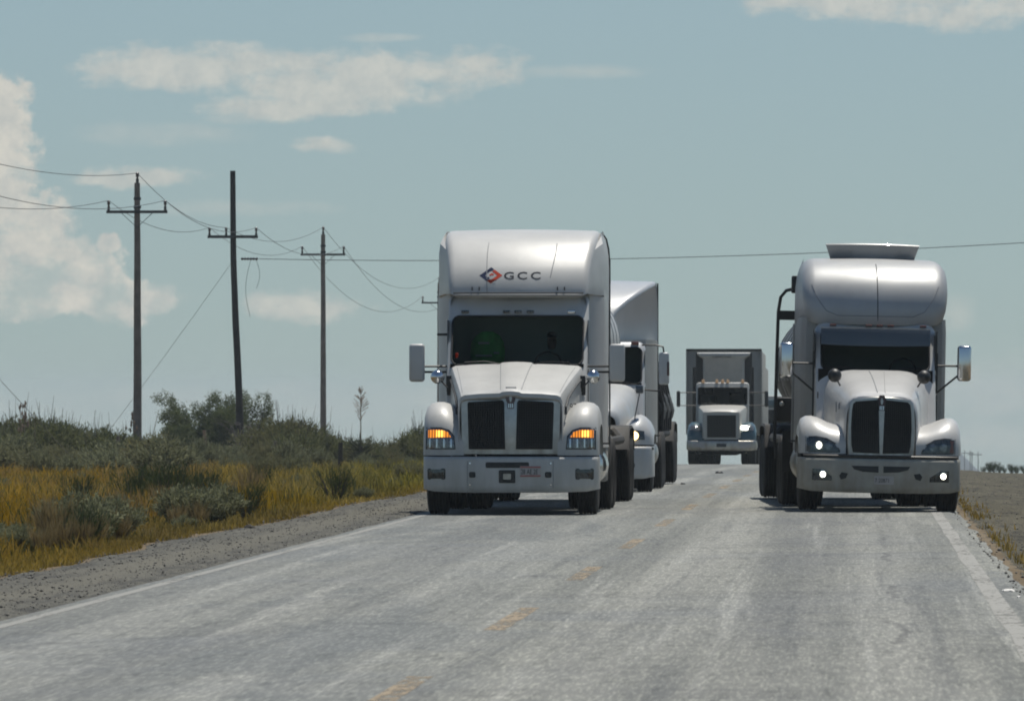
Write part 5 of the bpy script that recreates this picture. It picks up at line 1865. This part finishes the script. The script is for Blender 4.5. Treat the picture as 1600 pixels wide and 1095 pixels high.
    for xx in (-0.62, -0.10, 0.06, 0.22, 0.70):
        MB().rbox(xx - 0.05, xx + 0.05, F(xx, 2.68) - 0.07, F(xx, 2.68), 2.672, 2.706, 0.012).build('marker_light', M['amber_off'], t)
    rows = []
    for z, k in ((0.80, 0.0), (0.9, 0.0), (2.6, 0.0), (2.8, 0.01)):
        o_ = [(-0.88, 2.90), (-1.0, 2.93), (-1.055, 3.02), (-1.075, 3.3), (-1.09, 5.0), (1.09, 5.0), (1.075, 3.3), (1.055, 3.02), (1.0, 2.93), (0.88, 2.90)]
        rows.append([(x * (1 - k), y, z) for x, y in o_])
    so = MB().loft(rows, True, True, True).build('sleeper', M['panel_side'], t, True, 30)
    st = [(2.74, 2.70, 0.97), (2.71, 2.78, 1.0), (2.73, 2.95, 1.04), (2.78, 3.12, 1.06), (2.87, 3.28, 1.07), (3.0, 3.42, 1.07), (3.2, 3.54, 1.07), (3.5, 3.625, 1.065), (3.9, 3.67, 1.055), (4.4, 3.69, 1.05), (4.95, 3.69, 1.05)]
    fb = fairing_mb(st, 5.05, 1.10, 0.19, 0.98, None, 0.11)
    fo = fb.build('roof_fairing', M['paint_b'], t, True, 50)
    fF = on(fb)
    sedge(fo, fF, [(0.035, 2.76), (0.03, 3.2), (0.02, 3.60)], 0.007, 'seam')
    sedge(fo, fF, [(-0.93, 3.28), (-0.86, 3.10), (-0.72, 2.90), (-0.55, 2.83), (0.55, 2.83), (0.72, 2.90), (0.86, 3.10), (0.93, 3.28)], 0.006, 'seam_soft')
    # roof deflector plate
    rows = []
    for y, z, w in ((3.98, 3.64, 0.60), (3.93, 3.67, 0.612), (3.86, 3.90, 0.69), (3.88, 3.915, 0.695)):
        rows.append([(x * w, y + 0.12 * x * x, z - 0.012 * x * x) for x in [-1 + 2 * k / 10.0 for k in range(11)]])
    rows2 = [[(x, y + 0.03, z - 0.005) for x, y, z in r_] for r_ in reversed(rows)]
    MB().loft(rows + rows2).build('roof_deflector', M['paint_b'], t, True, 40)
    for s in (-1, 1):
        MB().rbox(s * 0.45 - 0.02, s * 0.45 + 0.02, 4.05, 4.45, 3.66, 3.86, 0.01).build('deflector_bracket', M['frame'], t)
        # cab side extenders
        MB().box(s * 1.095, s * 1.115, 5.0, 5.30, 0.95, 2.72).build('side_extender', M['panel_side'], t, False)
        mirror(t, s, 1.20, 1.40, 1.90, 2.42, 2.35, M['chrome'], [[(0.90, 2.45, 2.12), (1.26, 2.42, 2.12)], [(0.90, 2.45, 1.72), (1.26, 2.42, 2.02)], [(1.24, 2.42, 2.12), (1.24, 2.42, 2.0)]], 0.15)
        fuel_tank(t, s, 2.5, 4.3, 'satin', 0.86, 0.30)
        MB().tube([(s * 0.90, 2.42, 1.15), (s * 0.905, 2.42, 2.3)], 0.013, 6).build('grab_handle', M['black'], t)
        MB().tube([(s * 0.965, 2.97, 1.3), (s * 0.965, 2.97, 1.9)], 0.013, 6).build('grab_handle', M['chrome'], t)
        MB().box(s * 0.90 - 0.004, s * 0.90 + 0.004, 2.45, 2.72, 2.05, 2.62).build('vent_window', M['black'], t, False)
    # hose riser with its bracket on the left flank
    MB().tube([(-1.10, 5.35, 3.25), (-1.22, 5.4, 3.22), (-1.30, 5.45, 3.12), (-1.33, 5.5, 2.9), (-1.34, 5.5, 2.2), (-1.35, 5.5, 1.0), (-1.32, 5.5, 0.7)], 0.026, 8).build('hose_riser', M['black'], t)
    MB().box(-1.34, -1.06, 5.42, 5.52, 2.78, 2.92).build('riser_bracket', M['frame'], t, False)
    MB().rbox(-1.15, -1.055, 5.12, 5.3, 3.18, 3.44, 0.02).build('lamp_box', M['black'], t)
    MB().rbox(-1.33, -1.0, 5.6, 6.2, 1.25, 1.62, 0.04).build('valve_box', M['frame'], t)
    MB().lathe([(-0.03, 0), (-0.025, 0.03), (0, 0.04)], 'Y', (-1.25, 5.6, 1.52), 10).build('valve_cap', M['satin'], t)
    frame_rails(t, 0.4, 8.2)
    front_axle(t, 1.05, 1.15)
    duals(t, 6.2)
    duals(t, 7.5)
    MB().rbox(-0.5, 0.5, 6.3, 7.3, 0.95, 1.15, 0.05).build('fifth_wheel', M['frame'], t)
    for s in (-1, 1):
        MB().rbox(s * 0.95 - 0.28, s * 0.95 + 0.28, 5.62, 5.66, 0.5, 1.12, 0.01).build('mud_flap', M['rubber'], t)
    bulk_trailer(t, 5.9, 17.6, M['tank_dark'], 0.98, 2.12, (15.0, 16.3))
    return t


def truck_c():
    """the tractor following truck A, seen past its right flank"""
    t = empty('tank_truck', (-4.85, 135.0, zc(135)))
    tag(t, 'grey-white truck half hidden behind the lettered one, one headlamp lit', 'truck', 'trucks on the road')
    P = M['paint_c']
    bo, bF = bumper(t, P, 1.22, 0.22, 0.80, 1.6, 0.5)
    for s in (-1, 1):
        fill(rrect(s * 0.8 - 0.09, s * 0.8 + 0.09, 0.42, 0.52, 0.03, 4), bF, 2, 0.006, 0.02).build('fog_light', M['lens_dark'], bo)
        MB().rbox(s * 1.19 - 0.03, s * 1.19 + 0.03, 0.30, 0.34, 0.74, 0.79, 0.01).build('corner_lamp', M['lens'], bo)
    pl = fill(rrect(-0.15, 0.15, 0.40, 0.54, 0.012, 4), bF, 2, 0.010, 0.012).build('licence_plate', M['plate'], bo)
    xs = [0.55, 0.62, 0.70, 0.76, 0.82, 0.90, 0.98, 1.06, 1.14, 1.19, 1.215]
    tp = [1.14, 1.15, 1.19, 1.25, 1.31, 1.355, 1.36, 1.32, 1.24, 1.14, 1.02]
    yf = [0.16, 0.16, 0.165, 0.175, 0.19, 0.21, 0.24, 0.28, 0.34, 0.42, 0.52]
    for s in (-1, 1):
        fo, fF = fender(t, s, xs, tp, yf, 0.83, 1.95, P)
        hl = lamp_patch(t, 'headlight', fF, mir(s, [(1.06, 0.92), (1.05, 1.07), (0.90, 1.09), (0.80, 1.05), (0.76, 0.92)]), M['lens_dark'], 0.010)
        fill([(s * 0.87 + 0.082 * math.cos(a * PI / 7), 0.99 + 0.078 * math.sin(a * PI / 7)) for a in range(14)], fF, 2, 0.025, 0.02).build('lamp', M['warm_on'], hl)
        # fender mirror on its long stalk
        MB().tube([(s * 0.86, 0.42, 1.16), (s * 0.885, 0.5, 1.35), (s * 0.95, 0.62, 1.70), (s * 0.955, 0.64, 1.80)], 0.010, 6).build('mirror_stalk', M['black'], t)
        MB().rbox(s * 0.955 - 0.07, s * 0.955 + 0.07, 0.58, 0.68, 1.73, 1.88, 0.03).build('fender_mirror', M['visor'], t)
        MB().rbox(s * 0.86 - 0.035, s * 0.86 + 0.035, 0.36, 0.46, 1.06, 1.18, 0.02).build('stalk_foot', M['black'], t)
    ho, hm = round_hood(t, P, 0.6, [(0.12, 0.56, 1.36, 0.32), (0.16, 0.60, 1.43, 0.34), (0.26, 0.64, 1.48, 0.36), (0.6, 0.72, 1.58, 0.38), (1.1, 0.80, 1.72, 0.38), (1.6, 0.87, 1.83, 0.36), (2.1, 0.93, 1.91, 0.34)])
    FG = lambda x, z: 0.085 + (z - 0.85) * 0.05 + 0.30 * x * x
    sur = rrect(-0.46, 0.46, 0.80, 1.38, 0.10, 5)
    g = MB().loft([[(x, FG(x, z) + 0.12, z) for x, z in sur], [(x, FG(x, z), z) for x, z in sur]], True)
    inn = fill(sur, FG, 3, 0.0)
    g.add(inn.v, inn.f)
    go = g.build('grille_surround', M['satin'], t, True, 40)
    mesh_grille(t, [(-0.40, 0.85), (0.40, 0.85), (0.40, 1.32), (-0.40, 1.32)], FG, 12, 5, go, 0.012)
    F = cab(t, P, 1.0, 0.95, 2.66, 1.90, 2.56, 2.1, 0.55, 0.10, 3.2, 0.945, 0.10, 0.14)
    for xx in (-0.82, -0.16, 0, 0.16, 0.82):
        MB().rbox(xx - 0.07, xx + 0.07, F(xx, 2.64) - 0.04, F(xx, 2.64) + 0.06, 2.60, 2.665, 0.02).build('marker_light', M['amber_off'], t)
    rows = []
    for z in (0.85, 2.7):
        o_ = [(-1.0, 2.95), (-1.13, 3.5), (-1.16, 5.0), (1.16, 5.0), (1.13, 3.5), (1.0, 2.95)]
        rows.append([(x, y, z) for x, y in o_])
    MB().loft(rows, True, True, True).build('sleeper', M['panel_side'], t, True, 30)
    st = [(2.95, 2.58, 0.34), (2.98, 2.75, 0.34), (3.08, 3.0, 0.36), (3.26, 3.22, 0.48), (3.52, 3.42, 0.68), (3.85, 3.58, 0.88), (4.25, 3.70, 1.03), (4.7, 3.76, 1.11), (4.98, 3.775, 1.14)]
    fairing_mb(st, 5.02, 1.165, 0.07, 1.135).build('roof_fairing', P, t, True, 35)
    for s in (-1, 1):
        MB().box(s * 1.16 - 0.012, s * 1.16 + 0.014, 5.02, 5.12, 0.95, 3.74).build('side_extender', M['black'], t, False)
        mirror(t, s, 1.255, 1.44, 1.89, 2.47, 2.2, M['paint_c'], [[(0.95, 2.3, 2.60), (1.2, 2.25, 2.60), (1.33, 2.25, 2.57), (1.35, 2.25, 2.44)], [(1.0, 2.3, 1.80), (1.25, 2.25, 1.78), (1.33, 2.25, 1.82), (1.34, 2.25, 1.92)]])
        MB().rbox(min(s * 1.40, s * 1.446), max(s * 1.40, s * 1.446), 2.195, 2.26, 2.05, 2.30, 0.01).build('mirror_reflector', M['badge_red'], t)
        fuel_tank(t, s, 2.5, 4.3, 'satin', 0.9, 0.30)
    frame_rails(t, 0.4, 8.2)
    front_axle(t, 1.05, 1.19)
    duals(t, 6.2)
    duals(t, 7.5)
    bulk_trailer(t, 5.7, 17.8, M['tank_dark'], 1.0, 1.85, (15.4, 16.7))
    # dirty hose baskets bulging along the flank
    for s in (-1, 1):
        for k in range(5):
            y = 6.4 + 1.5 * k
            MB().lathe([(0, 0.0), (0.02, 0.24), (0.08, 0.30), (0.9, 0.32), (1.1, 0.22), (1.15, 0)], 'Y', (s * 0.95, y, 1.42 + 0.12 * (k % 2)), 14).build('hose_basket', M['frame'], t)
            MB().tube([(s * 0.85, y, 2.25), (s * 1.12, y + 0.1, 1.9), (s * 1.20, y + 0.1, 1.5), (s * 1.18, y, 1.05)], 0.05, 7).build('hose', M['rubber'], t)
    return t


# ------------------------------------------------------------------ far traffic
def truck_d():
    t = empty('box_truck', (-4.80, 266.0, zc(266)), (-0.0085, 0, 0))
    tag(t, 'distant conventional truck pulling pale box trailers, hazy on the crest', 'truck', 'trucks on the road')
    P = M['paint_d']
    bo, bF = bumper(t, M['satin'], 1.22, 0.46, 0.82, 1.2, 0.4)
    fill(rrect(-0.17, 0.17, 0.60, 0.72, 0.01, 4), bF, 1, 0.01, 0.01).build('licence_plate', M['seam'], bo)
    for s in (-1, 1):
        fill(rrect(s * 0.87 - 0.28, s * 0.87 + 0.28, 0.55, 0.78, 0.02, 4), bF, 2, 0.006, 0.01).build('bumper_panel', M['plate'], bo)
        fo, fF = fender(t, s, [0.52, 0.62, 0.75, 0.9, 1.05, 1.15, 1.2], [1.15, 1.3, 1.42, 1.48, 1.46, 1.36, 1.15], [0.25, 0.22, 0.2, 0.2, 0.22, 0.28, 0.4], 0.82, 1.9, M['teal'])
        hl = lamp_patch(t, 'headlight', fF, rrect(s * 0.92 - 0.20, s * 0.92 + 0.20, 1.16, 1.36, 0.03, 4), M['lens'], 0.03, 0.1, 0.08)
        if s > 0:
            fill(rrect(0.68, 0.92, 1.19, 1.34, 0.04, 4), fF, 2, 0.06, 0.04).build('lamp', M['white_on'], hl)
        mirror(t, s, 1.47, 1.60, 2.0, 2.56, 1.9, M['frame'], [[(0.9, 2.0, 2.5), (1.5, 1.95, 2.5)], [(0.9, 2.0, 2.05), (1.5, 1.95, 2.05)]])
        fuel_tank(t, s, 2.6, 4.2, 'satin', 0.9, 0.3)
    rows = []
    for y, w, zt in ((0.15, 0.62, 1.80), (0.22, 0.66, 1.86), (0.8, 0.72, 1.93), (1.5, 0.80, 2.0), (2.0, 0.86, 2.05)):
        half = [(w, 0.9), (w, zt - 0.15), (w - 0.03, zt - 0.05), (w - 0.12, zt), (w * 0.4, zt + 0.02)]
        rows.append([(-x, y, z) for x, z in half] + [(0, y, zt + 0.025)] + [(x, y, z) for x, z in reversed(half)])
    MB().loft(rows, False).build('hood', P, t, True, 35)
    FG = lambda x, z: 0.10
    sur = rrect(-0.62, 0.62, 0.86, 1.80, 0.06, 5)
    g = MB().loft([[(x, 0.2, z) for x, z in sur], [(x, 0.10, z) for x, z in sur]], True)
    i_ = fill(sur, FG, 2)
    g.add(i_.v, i_.f)
    go = g.build('grille_surround', M['paint_d'], t, True, 40)
    mesh_grille(t, [(-0.50, 0.93), (0.50, 0.93), (0.50, 1.70), (-0.50, 1.70)], FG, 10, 2, go, 0.012)
    F = cab(t, P, 0.92, 0.95, 2.86, 2.08, 2.68, 2.0, 0.35, 0.08, 3.4, 0.86, 0.06, 0.10)
    for xx in (-0.68, -0.20, 0.0, 0.18, 0.70):
        MB().rbox(xx - 0.05, xx + 0.05, 2.28, 2.45, 2.84, 2.96, 0.02).build('marker_light', M['amber_small'], t)
    for s in (-1, 1):
        MB().tube([(s * 1.02, 3.6, 0.9), (s * 1.02, 3.6, 3.4)], 0.06, 10).build('exhaust_stack', M['frame'], t)
    # first trailer
    tr = MB().rbox(-1.31, 1.31, 5.0, 18.3, 1.05, 4.04, 0.03).build('box_trailer', M['trailer_white'], t)
    for s in (-1, 1):
        MB().box(s * 1.31 - 0.03, s * 1.31 + 0.03, 4.95, 4.999, 1.05, 4.06).build('corner_post', M['trailer_white'], tr, False)
        MB().box(s * 0.86 - 0.13, s * 0.86 + 0.13, 4.97, 4.998, 1.1, 3.92).build('dark_strip', M['strip_dark'], tr, False)  # dark vertical strip either side of the cooling unit
    MB().box(-1.33, 1.33, 4.94, 4.999, 4.0, 4.07).build('top_rail', M['frame'], tr, False)
    rows = []
    for z, w, y in ((1.6, 0.72, 4.55), (3.70, 0.73, 4.55), (3.82, 0.90, 4.50), (3.90, 0.94, 4.52), (3.94, 0.93, 4.62)):
        rows.append([(-w, 4.965, z), (-w, y + 0.06, z), (-w + 0.06, y, z), (w - 0.06, y, z), (w, y + 0.06, z), (w, 4.965, z)])
    ru = MB().loft(rows, True, True, True).build('cooling_unit', M['paint_d'], tr, True, 30)
    text_mb('THERMO KING', -0.42, 3.74, 0.075, 0.98, lambda x, z: 4.545 - 0.42 * max(0, z - 3.70), 0.01).build('unit_lettering', M['seam'], ru, False)
    frame_rails(t, 0.4, 8.0)
    front_axle(t, 1.05, 1.18)
    for y in (6.0, 7.3, 15.8, 17.1):
        duals(t, y)
    # second trailer
    MB().rbox(-1.24, 1.24, 20.0, 32.0, 1.05, 3.66, 0.03).build('second_trailer', M['trailer_white'], t)
    for y in (21.2, 30.0, 31.2):
        duals(t, y)
    MB().box(-0.1, 0.1, 18.2, 21.2, 0.8, 0.95).build('drawbar', M['frame'], t, False)
    return t


def coach():
    t = empty('coach', (-4.3, 400.0, zc(400)), (-0.0148, 0, 0))
    tag(t, 'pale distant coach seen between the crest truck and the silver truck', 'coach')
    outer = rrect(-1.27, 1.27, 0.40, 3.98, 0.18, 6)
    F = lambda x, z: 0.10 * (z - 1.2) * (1 if z > 1.2 else 0) + 0.12 * x * x
    inner = rrect(-1.12, 1.12, 1.35, 3.25, 0.12, 6)
    MB().loft([[(x, 12.0, z) for x, z in outer], [(x, F(x, z) + 0.08, z) for x, z in outer], [(x * 0.97, F(x, z), 2.0 + (z - 2.0) * 0.985) for x, z in outer],
               [(x, F(x, z) - 0.004, z) for x, z in inner], [(x * 0.99, F(x, z) + 0.05, z) for x, z in inner]], True, True).build('body', M['paint_d'], t, True, 35)
    ws = fill(inner, F, 3, -0.03).build('windshield', M['glass'], t)
    MB().box(-0.03, 0.03, F(0, 2.3) - 0.05, F(0, 2.3) + 0.03, 1.35, 3.25).build('centre_pillar', M['black'], ws, False)
    fill(rrect(-1.1, 1.1, 3.36, 3.80, 0.08, 5), F, 3, 0.012, 0.02).build('header_panel', M['teal'], t)
    fill(rrect(-1.2, 1.2, 0.85, 1.28, 0.05, 5), F, 3, 0.012, 0.02).build('front_panel', M['teal'], t)
    MB().box(-1.15, 1.15, 0.9, 1.0, 0.95, 3.6).build('dark_interior', M['interior'], t, False)
    for s in (-1, 1):
        fill(rrect(s * 0.95 - 0.17, s * 0.95 + 0.17, 0.58, 0.78, 0.04, 4), F, 2, 0.012, 0.02).build('headlight', M['lens'], t)
        MB().rbox(s * 1.42 - 0.1, s * 1.42 + 0.1, -0.15, 0.0, 2.4, 2.95, 0.05).build('side_mirror', M['black'], t)
        MB().tube([(s * 1.15, 0.2, 3.3), (s * 1.40, -0.1, 3.2), (s * 1.42, -0.08, 2.9)], 0.025, 6).build('mirror_arm', M['black'], t)
        for k in range(6):
            MB().rbox(s * 1.274 - 0.004, s * 1.274 + 0.004, 1.2 + 1.75 * k, 2.8 + 1.75 * k, 2.0, 3.1, 0.003, 1).build('side_window', M['visor'], t)
        for y in (2.4, 8.6):
            wheel(t, s * 1.12, y)
    return t


TA = truck_a()
driver((-4.875, 107.0, zc(107)), 0.46, 'driver in a dark shirt, dim behind the windscreen of the lettered truck')
TB = truck_b()
truck_c()
truck_d()
coach()

# ------------------------------------------------------------------ hazy hot air
hm = bpy.data.materials.new('haze_air')
hm.use_nodes = True
hm.node_tree.nodes.clear()
hg = NT(hm.node_tree)
ho_ = hg.n('ShaderNodeOutputMaterial')
pv = hg.n('ShaderNodeVolumePrincipled')
pv.inputs['Color'].default_value = (0.80, 0.90, 0.95, 1)
pv.inputs['Density'].default_value = 0.00016
pv.inputs['Anisotropy'].default_value = 0.0
hg.put(ho_.inputs['Volume'], pv.outputs[0])
hz = MB().box(-520, 520, -40, 4600, -60, 13.0).build('haze', hm, None, False)
tag(hz, kind='stuff')
